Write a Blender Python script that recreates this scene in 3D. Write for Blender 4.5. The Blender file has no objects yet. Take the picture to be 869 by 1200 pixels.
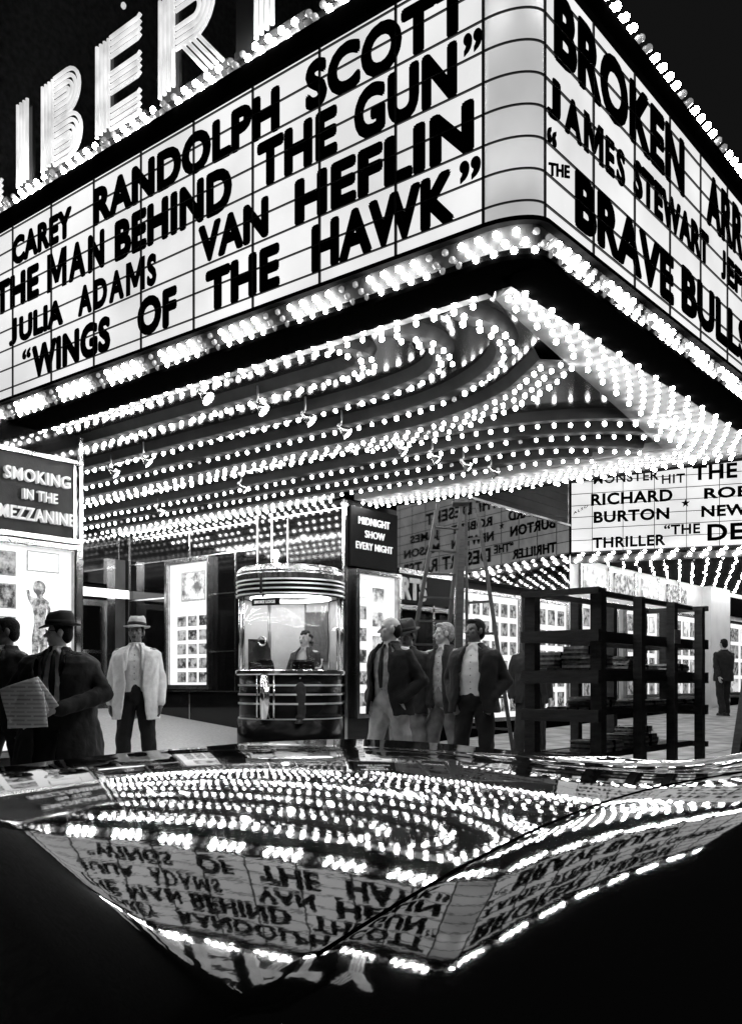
import bpy, bmesh, math, random
from mathutils import Vector, Matrix, Euler, noise as mnoise

random.seed(7)
S = bpy.context.scene
COL = S.collection
H = 1.15                     # camera height above the sidewalk datum; coordinates below are relative to the lens
YAW = math.radians(39.2)
CT, ST = math.cos(YAW), math.sin(YAW)

# ------------------------------------------------------------------ camera, world, exposure
cam_d = bpy.data.cameras.new('camera')
cam = bpy.data.objects.new('camera', cam_d)
COL.objects.link(cam)
cam.location = (0, 0, H)
cam.rotation_euler = (math.pi / 2, 0, YAW)
cam_d.sensor_fit = 'VERTICAL'
cam_d.sensor_height = 36.0
cam_d.lens = 32.73
cam_d.shift_y = 0.16667
cam_d.clip_start = 0.05
cam_d.clip_end = 500
S.camera = cam

w = bpy.data.worlds.new('World')
S.world = w
w.use_nodes = True
bgn = w.node_tree.nodes['Background']
bgn.inputs[0].default_value = (0.0045, 0.0045, 0.0045, 1)   # city night sky
bgn.inputs[1].default_value = 1.0

S.view_settings.view_transform = 'Standard'
S.view_settings.look = 'None'
S.view_settings.exposure = 0.5
S.view_settings.gamma = 1.0
S.view_settings.use_curve_mapping = False
S.cycles.max_bounces = 8
S.cycles.diffuse_bounces = 3
S.cycles.glossy_bounces = 5
S.cycles.transmission_bounces = 6
S.cycles.transparent_max_bounces = 10
S.cycles.sample_clamp_indirect = 6.0
S.cycles.caustics_reflective = False
S.cycles.caustics_refractive = False


# ------------------------------------------------------------------ materials
def mat(name, base=0.5, rough=0.5, metal=0.0, spec=0.5, emit=0.0, emit_col=1.0, ior=1.5, coat=0.0,
        bump=0.0, bscale=30.0, var=0.0, vscale=4.0, tex='noise', stretch=(1, 1, 1), no_sample=False):
    m = bpy.data.materials.new(name)
    m.use_nodes = True
    nt = m.node_tree
    b = nt.nodes['Principled BSDF']
    b.inputs['Base Color'].default_value = (base, base, base, 1)
    b.inputs['Roughness'].default_value = rough
    b.inputs['Metallic'].default_value = metal
    b.inputs['IOR'].default_value = ior
    b.inputs['Specular IOR Level'].default_value = spec
    b.inputs['Coat Weight'].default_value = coat
    if emit:
        b.inputs['Emission Color'].default_value = (emit_col, emit_col, emit_col, 1)
        b.inputs['Emission Strength'].default_value = emit
    if var or bump:
        tc = nt.nodes.new('ShaderNodeTexCoord')
        mp = nt.nodes.new('ShaderNodeMapping')
        mp.inputs['Scale'].default_value = stretch
        nt.links.new(tc.outputs['Object'], mp.inputs['Vector'])
    if var:
        n = nt.nodes.new('ShaderNodeTexNoise')
        n.inputs['Scale'].default_value = vscale
        n.inputs['Detail'].default_value = 5
        nt.links.new(mp.outputs[0], n.inputs['Vector'])
        r = nt.nodes.new('ShaderNodeMapRange')
        r.inputs['From Min'].default_value = 0.3
        r.inputs['From Max'].default_value = 0.7
        src = emit if emit else base
        r.inputs['To Min'].default_value = max(0.0, src * (1 - var))
        r.inputs['To Max'].default_value = src * (1 + var)
        nt.links.new(n.outputs['Fac'], r.inputs['Value'])
        nt.links.new(r.outputs[0], b.inputs['Emission Strength' if emit else 'Base Color'])
    if bump:
        n2 = nt.nodes.new('ShaderNodeTexNoise')
        n2.inputs['Scale'].default_value = bscale
        n2.inputs['Detail'].default_value = 4
        nt.links.new(mp.outputs[0], n2.inputs['Vector'])
        bp = nt.nodes.new('ShaderNodeBump')
        bp.inputs['Strength'].default_value = bump
        bp.inputs['Distance'].default_value = 0.02
        nt.links.new(n2.outputs['Fac'], bp.inputs['Height'])
        nt.links.new(bp.outputs[0], b.inputs['Normal'])
    if no_sample:
        m.cycles.emission_sampling = 'NONE'
    return m


M = {}
M['bulb'] = mat('lit_bulb_glass', 0.8, 0.3, emit=60.0)
M['bulb_far'] = mat('far_lit_bulb_glass', 0.8, 0.3, emit=60.0)
M['bulb_nb'] = mat('hot_bulb_glass', 0.8, 0.3, emit=50.0)
M['bulb_dim'] = mat('dim_bulb_glass', 0.08, 0.2, emit=0.16, no_sample=True)
M['flood'] = mat('flood_bulb_glass', 0.8, 0.3, emit=30.0)
M['socket'] = mat('socket', 0.25, 0.4, 0.8)
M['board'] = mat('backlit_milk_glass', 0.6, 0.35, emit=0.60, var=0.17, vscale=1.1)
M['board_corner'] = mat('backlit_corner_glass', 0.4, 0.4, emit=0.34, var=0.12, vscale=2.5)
M['letter'] = mat('black_letter', 0.004, 0.8, spec=0.0)
M['rail'] = mat('letter_rail', 0.03, 0.5)
M['enamel'] = mat('black_enamel', 0.003, 0.8, spec=0.0)
M['trough'] = mat('trough_metal', 0.035, 0.5, 0.0, spec=0.08, var=0.5, vscale=9)
M['pan'] = mat('soffit_pan', 0.007, 0.12, 0.0, spec=0.22, bump=0.015, bscale=6, var=0.25, vscale=3)
M['rib'] = mat('soffit_rib_paint', 0.02, 0.7, spec=0.0, var=0.15, vscale=6)
M['border'] = mat('soffit_border_paint', 0.10, 0.7, spec=0.0, var=0.12, vscale=8)
M['neon'] = mat('neon_tube', 0.5, 0.3, emit=0.50, var=0.3, vscale=5, no_sample=False)
M['neon_back'] = mat('neon_letter_back', 0.02, 0.5)
M['vitrolite'] = mat('black_structural_glass', 0.004, 0.06, spec=0.42, bump=0.01, bscale=3, var=0.4, vscale=3)
M['mirror'] = mat('polished_dark_panel', 0.13, 0.03, 1.0, bump=0.004, bscale=2.0, var=0.2, vscale=4)
M['chrome'] = mat('chrome', 0.62, 0.16, 1.0, var=0.15, vscale=8)
M['chrome_dark'] = mat('aged_chrome', 0.38, 0.25, 1.0, var=0.3, vscale=12)
M['brick'] = mat('sooty_brick', 0.05, 0.9, bump=0.4, bscale=40, var=0.4, vscale=15)
M['darkwall'] = mat('dark_wall', 0.035, 0.7, var=0.3, vscale=3)
M['white_wall'] = mat('white_paint', 0.75, 0.5, var=0.06, vscale=3)
M['case'] = mat('backlit_case', 0.6, 0.5, emit=0.58, var=0.05, vscale=1.5)
M['case_soft'] = mat('softly_lit_case', 0.8, 0.5, emit=0.5, var=0.10, vscale=2.0)
M['sign_white'] = mat('white_sign_letter', 0.6, 0.5, emit=0.22, var=0.08)
M['sign_grey'] = mat('grey_sign_letter', 0.42, 0.5, var=0.2, vscale=9)
M['sign_panel'] = mat('charcoal_sign_panel', 0.03, 0.5, spec=0.15, bump=0.15, bscale=60, var=0.35, vscale=5)
M['sign_black'] = mat('black_sign_panel', 0.003, 0.5, spec=0.08)
M['asphalt'] = mat('asphalt', 0.05, 0.8, bump=0.4, bscale=90, var=0.3, vscale=3)
M['kerb'] = mat('kerb_stone', 0.3, 0.8, bump=0.2, bscale=50, var=0.2)
M['terrazzo'] = mat('terrazzo', 0.54, 0.35, var=0.22, vscale=30)
M['terrazzo_white'] = mat('white_terrazzo', 0.82, 0.4, var=0.1, vscale=30)
M['wood_dark'] = mat('dark_painted_wood', 0.022, 0.7, bump=0.4, bscale=25, var=0.5, vscale=6, stretch=(1, 1, 6))
M['wood_light'] = mat('pale_worn_wood', 0.10, 0.6, bump=0.3, bscale=25, var=0.4, vscale=6, stretch=(6, 6, 1))


def newsprint():
    m = mat('printed_newspaper', 0.6, 0.8, bump=0.3, bscale=14)
    nt = m.node_tree
    b = nt.nodes['Principled BSDF']
    tc = nt.nodes.new('ShaderNodeTexCoord')
    mp = nt.nodes.new('ShaderNodeMapping')
    mp.vector_type = 'POINT'
    mp.inputs['Rotation'].default_value = (math.radians(-90), math.radians(4), 0)
    r0 = nt.nodes.new('ShaderNodeVectorRotate')
    r0.rotation_type = 'Z_AXIS'
    r0.inputs['Angle'].default_value = -YAW
    br = nt.nodes.new('ShaderNodeTexBrick')
    br.offset = 0.37
    br.inputs['Scale'].default_value = 1.0
    br.inputs['Brick Width'].default_value = 0.13
    br.inputs['Row Height'].default_value = 0.030
    br.inputs['Mortar Size'].default_value = 0.009
    br.inputs['Color1'].default_value = (.30, .30, .30, 1)
    br.inputs['Color2'].default_value = (.42, .42, .42, 1)
    br.inputs['Mortar'].default_value = (.58, .58, .58, 1)
    nt.links.new(tc.outputs['Object'], r0.inputs['Vector'])
    nt.links.new(r0.outputs[0], mp.inputs['Vector'])
    nt.links.new(mp.outputs[0], br.inputs['Vector'])
    nt.links.new(br.outputs['Color'], b.inputs['Base Color'])
    return m


M['newsprint'] = newsprint()
M['wood_mid'] = mat('ladder_wood', 0.014, 0.6, var=0.4, vscale=8)
M['paper'] = mat('newsprint', 0.5, 0.8, bump=0.3, bscale=14, var=0.3, vscale=40)
M['paper_dark'] = mat('printed_paper', 0.16, 0.7, var=0.7, vscale=25)
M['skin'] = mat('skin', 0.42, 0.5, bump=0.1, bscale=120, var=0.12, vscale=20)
M['skin_shaded'] = mat('shaded_skin', 0.10, 0.45, var=0.2, vscale=20)  # skin darkened in its colour to stand for faces in shadow
M['feature'] = mat('face_feature', 0.03, 0.5)
M['lip'] = mat('lip', 0.14, 0.5)
M['hair_dark'] = mat('dark_hair', 0.009, 0.7, spec=0.12, bump=0.8, bscale=60, stretch=(1, 1, 3))
M['hair_fair'] = mat('fair_hair', 0.26, 0.7, spec=0.1, bump=0.8, bscale=60, var=0.4, vscale=40)
M['suit_black'] = mat('black_wool', 0.004, 0.9, bump=0.35, bscale=22, var=0.4, vscale=14)
M['suit_dark'] = mat('charcoal_wool', 0.011, 0.9, bump=0.35, bscale=22, var=0.4, vscale=14)
M['suit_white'] = mat('cream_jacket_cloth', 0.66, 0.85, bump=0.4, bscale=14, var=0.12, vscale=18)
M['cloth_pale'] = mat('pale_gabardine', 0.42, 0.85, bump=0.5, bscale=13, var=0.25, vscale=12)
M['cloth_mid'] = mat('mid_grey_flannel', 0.16, 0.85, bump=0.5, bscale=13, var=0.3, vscale=12)
M['shirt'] = mat('white_shirt', 0.68, 0.8, bump=0.5, bscale=16, var=0.12, vscale=12)
M['shirt_grey'] = mat('grey_shirt', 0.36, 0.8, bump=0.5, bscale=16, var=0.4, vscale=16)
M['felt_light'] = mat('light_felt', 0.42, 0.9, var=0.2, vscale=12)
M['felt_dark'] = mat('dark_felt', 0.014, 0.9, var=0.3, vscale=12)
M['shoe'] = mat('black_shoe_leather', 0.012, 0.35)
M['rubber'] = mat('tyre_rubber', 0.02, 0.8)
M['white_tyre'] = mat('whitewall', 0.6, 0.7)
M['car_inside'] = mat('car_inside', 0.01, 0.8)


def car_paint():
    m = mat('black_car_lacquer', 0.003, 0.03, spec=0.5, ior=2.45, bump=0.014, bscale=11.0)
    return m


M['paint'] = car_paint()


def glass_mat(name, refl=1.0, tint=1.0, rough=0.02):
    m = bpy.data.materials.new(name)
    m.use_nodes = True
    nt = m.node_tree
    nt.nodes.remove(nt.nodes['Principled BSDF'])
    out = nt.nodes['Material Output']
    tr = nt.nodes.new('ShaderNodeBsdfTransparent')
    tr.inputs[0].default_value = (tint, tint, tint, 1)
    gl = nt.nodes.new('ShaderNodeBsdfGlossy')
    gl.inputs['Roughness'].default_value = rough
    fr = nt.nodes.new('ShaderNodeFresnel')
    ge = nt.nodes.new('ShaderNodeNewGeometry')
    ir = nt.nodes.new('ShaderNodeMapRange')          # the far face of a pane meets the same air
    ir.inputs['To Min'].default_value = 1.5
    ir.inputs['To Max'].default_value = 1 / 1.5
    nt.links.new(ge.outputs['Backfacing'], ir.inputs['Value'])
    nt.links.new(ir.outputs[0], fr.inputs[0])
    mul = nt.nodes.new('ShaderNodeMath')
    mul.operation = 'MULTIPLY'
    mul.inputs[1].default_value = refl
    nt.links.new(fr.outputs[0], mul.inputs[0])
    mx = nt.nodes.new('ShaderNodeMixShader')
    nt.links.new(mul.outputs[0], mx.inputs[0])
    nt.links.new(tr.outputs[0], mx.inputs[1])
    nt.links.new(gl.outputs[0], mx.inputs[2])
    nt.links.new(mx.outputs[0], out.inputs[0])
    return m


M['glass'] = glass_mat('window_glass', 1.0, 0.95)
M['glass_dark'] = glass_mat('door_glass', 2.0, 0.55)


def picture_mat(name, seed, dark=0.04, light=0.75, scale=9.0, emit=0.0, thr=(0.42, 0.62)):
    """a printed photograph: grey blotches on a card, a bit different on every card"""
    m = bpy.data.materials.new(name)
    m.use_nodes = True
    nt = m.node_tree
    b = nt.nodes['Principled BSDF']
    b.inputs['Roughness'].default_value = 0.5
    tc = nt.nodes.new('ShaderNodeTexCoord')
    mp = nt.nodes.new('ShaderNodeMapping')
    mp.inputs['Location'].default_value = (seed * 3.1, seed * 1.7, seed)
    nt.links.new(tc.outputs['Object'], mp.inputs['Vector'])
    n = nt.nodes.new('ShaderNodeTexNoise')
    n.inputs['Scale'].default_value = scale
    n.inputs['Detail'].default_value = 4
    n.inputs['Roughness'].default_value = 0.6
    nt.links.new(mp.outputs[0], n.inputs['Vector'])
    r = nt.nodes.new('ShaderNodeMapRange')
    r.inputs['From Min'].default_value = thr[0]
    r.inputs['From Max'].default_value = thr[1]
    r.inputs['To Min'].default_value = dark
    r.inputs['To Max'].default_value = light
    nt.links.new(n.outputs['Fac'], r.inputs['Value'])
    nt.links.new(r.outputs[0], b.inputs['Base Color'])
    if emit:
        b.inputs['Emission Strength'].default_value = emit
        nt.links.new(r.outputs[0], b.inputs['Emission Color'])
    return m


PICS = [picture_mat('movie_still_print', i + 1, 0.02, 0.55, 8 + i, emit=0.22, thr=(0.38 + 0.02 * i, 0.58)) for i in range(4)]
M['poster'] = picture_mat('poster_print', 11, 0.12, 0.7, 5.5, emit=0.3, thr=(0.40, 0.56))
M['books'] = picture_mat('book_spines', 14, 0.03, 0.6, 14, emit=0.0)


def sidewalk_mat():
    m = bpy.data.materials.new('sidewalk_concrete')
    m.use_nodes = True
    nt = m.node_tree
    b = nt.nodes['Principled BSDF']
    b.inputs['Roughness'].default_value = 0.75
    tc = nt.nodes.new('ShaderNodeTexCoord')
    br = nt.nodes.new('ShaderNodeTexBrick')
    br.offset = 0.0
    br.inputs['Scale'].default_value = 1.0
    br.inputs['Brick Width'].default_value = 1.5
    br.inputs['Row Height'].default_value = 1.5
    br.inputs['Mortar Size'].default_value = 0.012
    br.inputs['Color1'].default_value = (0.46, 0.46, 0.46, 1)
    br.inputs['Color2'].default_value = (0.52, 0.52, 0.52, 1)
    br.inputs['Mortar'].default_value = (0.12, 0.12, 0.12, 1)
    nt.links.new(tc.outputs['Object'], br.inputs['Vector'])
    n = nt.nodes.new('ShaderNodeTexNoise')
    n.inputs['Scale'].default_value = 3.0
    n.inputs['Detail'].default_value = 12
    nt.links.new(tc.outputs['Object'], n.inputs['Vector'])
    r = nt.nodes.new('ShaderNodeMapRange')
    r.inputs['From Min'].default_value = 0.3
    r.inputs['From Max'].default_value = 0.7
    r.inputs['To Min'].default_value = 0.5
    r.inputs['To Max'].default_value = 1.3
    nt.links.new(n.outputs['Fac'], r.inputs['Value'])
    mx = nt.nodes.new('ShaderNodeMix')
    mx.data_type = 'RGBA'
    mx.blend_type = 'MULTIPLY'
    mx.inputs[0].default_value = 1.0
    nt.links.new(br.outputs['Color'], mx.inputs[6])
    nt.links.new(r.outputs[0], mx.inputs[7])
    nt.links.new(mx.outputs[2], b.inputs['Base Color'])
    n2 = nt.nodes.new('ShaderNodeTexNoise')
    n2.inputs['Scale'].default_value = 70
    nt.links.new(tc.outputs['Object'], n2.inputs['Vector'])
    bp = nt.nodes.new('ShaderNodeBump')
    bp.inputs['Strength'].default_value = 0.25
    bp.inputs['Distance'].default_value = 0.01
    nt.links.new(n2.outputs['Fac'], bp.inputs['Height'])
    nt.links.new(bp.outputs[0], b.inputs['Normal'])
    return m


M['sidewalk'] = sidewalk_mat()


# ------------------------------------------------------------------ mesh helpers
class MB:
    def __init__(s):
        s.v, s.f, s.mi, s.sm = [], [], [], []

    def face(s, idx, mi=0, sm=False):
        s.f.append(tuple(idx)); s.mi.append(mi); s.sm.append(sm)

    def add(s, vs, fs, mi=0, sm=False):
        o = len(s.v)
        s.v.extend(tuple(p) for p in vs)
        for f in fs:
            s.face([o + i for i in f], mi, sm)
        return s

    def box(s, a, b, mi=0):
        x0, y0, z0 = [min(a[i], b[i]) for i in range(3)]
        x1, y1, z1 = [max(a[i], b[i]) for i in range(3)]
        vs = [(x0, y0, z0), (x1, y0, z0), (x1, y1, z0), (x0, y1, z0), (x0, y0, z1), (x1, y0, z1), (x1, y1, z1), (x0, y1, z1)]
        return s.add(vs, [(0, 3, 2, 1), (4, 5, 6, 7), (0, 1, 5, 4), (1, 2, 6, 5), (2, 3, 7, 6), (3, 0, 4, 7)], mi)

    def bar(s, p, q, w, h=None, up=(0, 0, 1), mi=0):
        """rectangular bar from p to q"""
        h = w if h is None else h
        p, q = Vector(p), Vector(q)
        d = (q - p).normalized()
        a = d.cross(Vector(up))
        if a.length < 1e-4:
            a = d.cross(Vector((1, 0, 0)))
        a.normalize()
        b = a.cross(d).normalized()
        vs = []
        for c in (p, q):
            for sx, sy in ((-1, -1), (1, -1), (1, 1), (-1, 1)):
                vs.append(c + a * (sx * w / 2) + b * (sy * h / 2))
        return s.add(vs, [(0, 3, 2, 1), (4, 5, 6, 7), (0, 1, 5, 4), (1, 2, 6, 5), (2, 3, 7, 6), (3, 0, 4, 7)], mi)

    def prism(s, poly, z0, z1, mi=0, sm=False):
        n = len(poly)
        vs = [(x, y, z0) for x, y in poly] + [(x, y, z1) for x, y in poly]
        s.add(vs, [tuple(range(n))[::-1], tuple(range(n, 2 * n))], mi)
        o = len(s.v) - 2 * n
        for i in range(n):
            j = (i + 1) % n
            s.face((o + i, o + j, o + n + j, o + n + i), mi, sm)
        return s

    def tube(s, pts, r, n=6, mi=0, caps=True, sm=True):
        pts = [Vector(p) for p in pts]
        rs = r if isinstance(r, (list, tuple)) else [r] * len(pts)
        o = len(s.v)
        ref = None
        for i, p in enumerate(pts):
            d = (pts[min(i + 1, len(pts) - 1)] - pts[max(i - 1, 0)]).normalized()
            if ref is None:
                ref = Vector((0, 0, 1)) if abs(d.z) < 0.9 else Vector((1, 0, 0))
            a = d.cross(ref).normalized()
            b = a.cross(d).normalized()
            ref = b
            for k in range(n):
                t = 2 * math.pi * k / n
                s.v.append(tuple(p + a * (math.cos(t) * rs[i]) + b * (math.sin(t) * rs[i])))
        for i in range(len(pts) - 1):
            for k in range(n):
                k2 = (k + 1) % n
                s.face((o + i * n + k, o + i * n + k2, o + (i + 1) * n + k2, o + (i + 1) * n + k), mi, sm)
        if caps:
            s.face([o + k for k in range(n)][::-1], mi)
            e = o + (len(pts) - 1) * n
            s.face([e + k for k in range(n)], mi)
        return s

    def cap(s, p, q, r0, r1, n=14):
        """tapered capsule"""
        p, q = Vector(p), Vector(q)
        d = (q - p)
        L = d.length
        d = d.normalized() if L > 1e-6 else Vector((0, 0, 1))
        pts, rs = [], []
        for k in range(5):
            t = math.pi / 2 * (k / 4)
            pts.append(p - d * (r0 * math.cos(t))); rs.append(max(r0 * math.sin(t), 0.0008))
        for k in range(5):
            t = math.pi / 2 * (k / 4)
            pts.append(q + d * (r1 * math.sin(t))); rs.append(max(r1 * math.cos(t), 0.0008))
        return s.tube(pts, rs, n)

    def ell(s, c, r, rot=None, nu=16, nv=10, keep=None):
        c = Vector(c)
        R = rot if rot is not None else Matrix.Identity(3)
        o = len(s.v)
        loc = []
        for i in range(nv + 1):
            th = math.pi * i / nv
            for k in range(nu):
                ph = 2 * math.pi * k / nu
                x = max(math.sin(th), 1e-3)
                loc.append(Vector((r[0] * x * math.cos(ph), r[1] * x * math.sin(ph), r[2] * math.cos(th))))
        s.v.extend(tuple(c + R @ q) for q in loc)
        for i in range(nv):
            for k in range(nu):
                k2 = (k + 1) % nu
                s.face((o + i * nu + k, o + (i + 1) * nu + k, o + (i + 1) * nu + k2, o + i * nu + k2), 0, True)
        s.face([o + k for k in range(nu)])
        s.face([o + nv * nu + k for k in range(nu)][::-1])
        return s

    def lathe(s, prof, c, n=48, mi=0, a0=0.0, a1=2 * math.pi, sm=True, flute=0.0, nf=0):
        """profile [(r,z)] about a vertical axis through c; closed profile when it ends where it starts"""
        full = abs(a1 - a0 - 2 * math.pi) < 1e-6
        m = n if full else n + 1
        o = len(s.v)
        for i in range(m):
            a = a0 + (a1 - a0) * i / n
            fl = 1 + flute * abs(math.sin(nf * a / 2)) if nf else 1
            for r, z in prof:
                s.v.append((c[0] + r * fl * math.cos(a), c[1] + r * fl * math.sin(a), c[2] + z))
        k = len(prof)
        for i in range(n):
            j = (i + 1) % m
            for t in range(k - 1):
                s.face((o + i * k + t, o + j * k + t, o + j * k + t + 1, o + i * k + t + 1), mi, sm)
        return s

    def sweep(s, sec, paths, mi=0, sm=False):
        """closed cross-section swept; paths[i] = list of 3-D points of section vertex i along the way"""
        k = len(paths)
        n = len(paths[0])
        o = len(s.v)
        for j in range(n):
            for i in range(k):
                s.v.append(tuple(paths[i][j]))
        for j in range(n - 1):
            for i in range(k):
                i2 = (i + 1) % k
                s.face((o + j * k + i, o + j * k + i2, o + (j + 1) * k + i2, o + (j + 1) * k + i), mi, sm)
        s.face([o + i for i in range(k)][::-1], mi)
        e = o + (n - 1) * k
        s.face([e + i for i in range(k)], mi)
        return s

    def build(s, name, mats, parent=None, local=False, origin=None, fix=True):
        me = bpy.data.meshes.new(name)
        if parent is not None and not local:
            ox, oy, oz = parent.location.x, parent.location.y, parent.location.z - H
        elif origin is not None:
            ox, oy, oz = origin
        else:
            ox = oy = oz = 0.0
        me.from_pydata([(x - ox, y - oy, z - oz) for x, y, z in s.v], [], s.f)
        if not isinstance(mats, (list, tuple)):
            mats = [mats]
        for m in mats:
            me.materials.append(m)
        me.polygons.foreach_set('material_index', s.mi)
        me.polygons.foreach_set('use_smooth', s.sm)
        if fix:
            bm = bmesh.new()
            bm.from_mesh(me)
            bmesh.ops.recalc_face_normals(bm, faces=bm.faces)
            bm.to_mesh(me)
            bm.free()
        me.update()
        o = bpy.data.objects.new(name, me)
        COL.objects.link(o)
        if parent is not None:
            o.parent = parent
        else:
            o.location = (ox, oy, oz + H)
        return o


def thing(name, label, cat, loc=(0, 0, 0), rotz=0.0, group=None):
    o = bpy.data.objects.new(name, None)
    o.empty_display_size = 0.2
    COL.objects.link(o)
    o.location = (loc[0], loc[1], loc[2] + H)
    o.rotation_euler = (0, 0, rotz)
    o['label'] = label
    o['category'] = cat
    if group:
        o['group'] = group
    return o


def tag(o, label, cat, group=None):
    o['label'] = label
    o['category'] = cat
    if group:
        o['group'] = group
    return o


def struct(o, kind='structure'):
    o['kind'] = kind
    return o


def remesh(mb, name, mats, parent, voxel=0.008, smooth=2, factor=0.5, paint=None, folds=0.0, seed=0.0):
    """fuse the overlapping shapes of mb into one continuous skin"""
    o = mb.build(name, mats, parent, local=True, fix=True)
    for p in o.data.polygons:
        p.material_index = 0
    r = o.modifiers.new('r', 'REMESH')
    r.mode = 'VOXEL'
    r.voxel_size = voxel
    r.use_smooth_shade = True
    if smooth:
        sm = o.modifiers.new('s', 'SMOOTH')
        sm.factor = factor
        sm.iterations = smooth
    dg = bpy.context.evaluated_depsgraph_get()
    me = bpy.data.meshes.new_from_object(o.evaluated_get(dg))
    o.modifiers.clear()
    old = o.data
    o.data = me
    bpy.data.meshes.remove(old)
    me.name = name
    me.materials.clear()
    for m in (mats if isinstance(mats, (list, tuple)) else [mats]):
        me.materials.append(m)
    if paint:
        for p in me.polygons:
            p.material_index = paint(p.center)
    if folds:
        nn = [v.normal.copy() for v in me.vertices]
        for v, n_ in zip(me.vertices, nn):
            c = v.co
            d = mnoise.noise(Vector((c.x * 9 + c.z * 5, c.y * 9, c.z * 6 + seed))) * .6 + mnoise.noise(Vector((c.x * 20 + c.z * 9 + seed, c.y * 20, c.z * 10))) * .4
            v.co = c + n_ * (folds * d)
    for p in me.polygons:
        p.use_smooth = True
    return o


_tc = {}


def glyphs(text, weight, space=1.0):
    key = (text, weight, space)
    if key in _tc:
        return _tc[key]
    cu = bpy.data.curves.new('t', 'FONT')
    cu.body = text
    cu.size = 1.0
    cu.offset = weight
    cu.extrude = 0.01
    cu.space_character = space
    cu.resolution_u = 4
    cu.fill_mode = 'BOTH'
    ob = bpy.data.objects.new('t', cu)
    COL.objects.link(ob)
    dg = bpy.context.evaluated_depsgraph_get()
    dg.update()
    me = bpy.data.meshes.new_from_object(ob.evaluated_get(dg))
    vs = [tuple(v.co) for v in me.vertices]
    fs = [tuple(p.vertices) for p in me.polygons]
    bpy.data.objects.remove(ob)
    bpy.data.curves.remove(cu)
    bpy.data.meshes.remove(me)
    _tc[key] = (vs, fs)
    return _tc[key]


def add_text(mb, text, s0, s1, z0, z1, fn, weight=0.035, depth=0.02, space=1.06, cap=None, slope=0.0, flip=False):
    """letters filling s0..s1 by z0..z1; fn(s, z, d) gives the point d in front of the board"""
    vs, fs = glyphs(text, weight, space)
    x0 = min(v[0] for v in vs); x1 = max(v[0] for v in vs)
    y0, y1 = (min(v[1] for v in vs), max(v[1] for v in vs)) if cap is None else cap
    out = []
    for x, y, z in vs:
        a = (x - x0) / (x1 - x0); b = (y - y0) / (y1 - y0)
        s = s0 + (s1 - s0) * a
        out.append(fn(s, z0 + (z1 - z0) * b + slope * (s - s0), depth if z > 0 else 0.002))
    mb.add(out, fs)


def add_bold(mb, text, s0, s1, z0, z1, fn, grow, depth, space=1.08, capped=True):
    """heavy gothic letters: the outline grown evenly in every direction"""
    if 'M' in text and len(text) > 1:
        wd = []
        for ch in text:
            if ch == 'M':
                wd.append(.84)
            else:
                xs = [v[0] for v in glyphs(ch, 0.008, 1)[0]]
                wd.append(max(xs) - min(xs))
        sc = (s1 - s0) / (sum(wd) + .11 * (len(wd) - 1))
        x = s0
        for ch, w__ in zip(text, wd):
            add_bold(mb, ch, x, x + w__ * sc, z0, z1, fn, grow * .9, depth)
            x += (w__ + .11) * sc
        return
    if text == 'M':
        pl = [(0, 0), (0, 1), (.21, 1), (.42, .48), (.63, 1), (.84, 1), (.84, 0), (.66, 0), (.66, .60), (.49, .17), (.35, .17), (.18, .60), (.18, 0)]
        n_ = len(pl)
        vs = [fn(s0 + (s1 - s0) * x / .84, z0 + (z1 - z0) * y, d_) for d_ in (.002, depth) for x, y in pl]
        mb.add(vs, [tuple(range(n_)), tuple(range(n_, 2 * n_))] + [(i, (i + 1) % n_, n_ + (i + 1) % n_, n_ + i) for i in range(n_)])
        return
    vs, fs = glyphs(text, 0.008, space)
    g = grow
    x0 = min(v[0] for v in vs) - g; x1 = max(v[0] for v in vs) + g
    y0, y1 = (-.008 - g, .735 + g) if capped else (min(v[1] for v in vs) - g, max(v[1] for v in vs) + g)
    k = 0
    for i in range(9):
        a = 2 * math.pi * i / 8
        dx, dy = (g * math.cos(a), g * math.sin(a)) if i < 8 else (0, 0)
        out = []
        for x, y, z in vs:
            s_ = s0 + (s1 - s0) * (x + dx - x0) / (x1 - x0)
            t_ = (y + dy - y0) / (y1 - y0)
            out.append(fn(s_, z0 + (z1 - z0) * t_, (depth + .0002 * i) if z > 0 else 0.002))
        mb.add(out, fs)


def add_word(mb, txt, s0, s1, z0, z1, fn, weight, depth):
    if txt[0] == 'J':            # the sign painters' J sits on the line
        wj = (s1 - s0) * .15
        add_bold(mb, 'J', s0, s0 + wj, z0, z1, fn, weight, depth, 1, False)
        s0 += wj + (s1 - s0) * .05
        txt = txt[1:]
    add_bold(mb, txt, s0, s1, z0, z1, fn, weight, depth)


CAPH = (-0.035, 0.762)       # cap height of the default font once thickened


# ------------------------------------------------------------------ ground
def gz(u, v):
    vv = max(-6.0, min(30.0, v))
    uu = max(-8.8, min(-2.0, u))
    z = -1.1 + 0.022 * (vv - 6.5) + 0.015 * (-uu - 6.0)
    if u < -8.5:
        z += 0.096 * (-8.5 - max(u, -14.5))
    return z


def sheet(name, us, vs, zf, m):
    b = MB()
    nv = len(vs)
    b.v = [(u, v, zf(u, v)) for u in us for v in vs]
    for i in range(len(us) - 1):
        for j in range(nv - 1):
            b.face((i * nv + j, (i + 1) * nv + j, (i + 1) * nv + j + 1, i * nv + j + 1))
    return struct(b.build(name, m))


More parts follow.
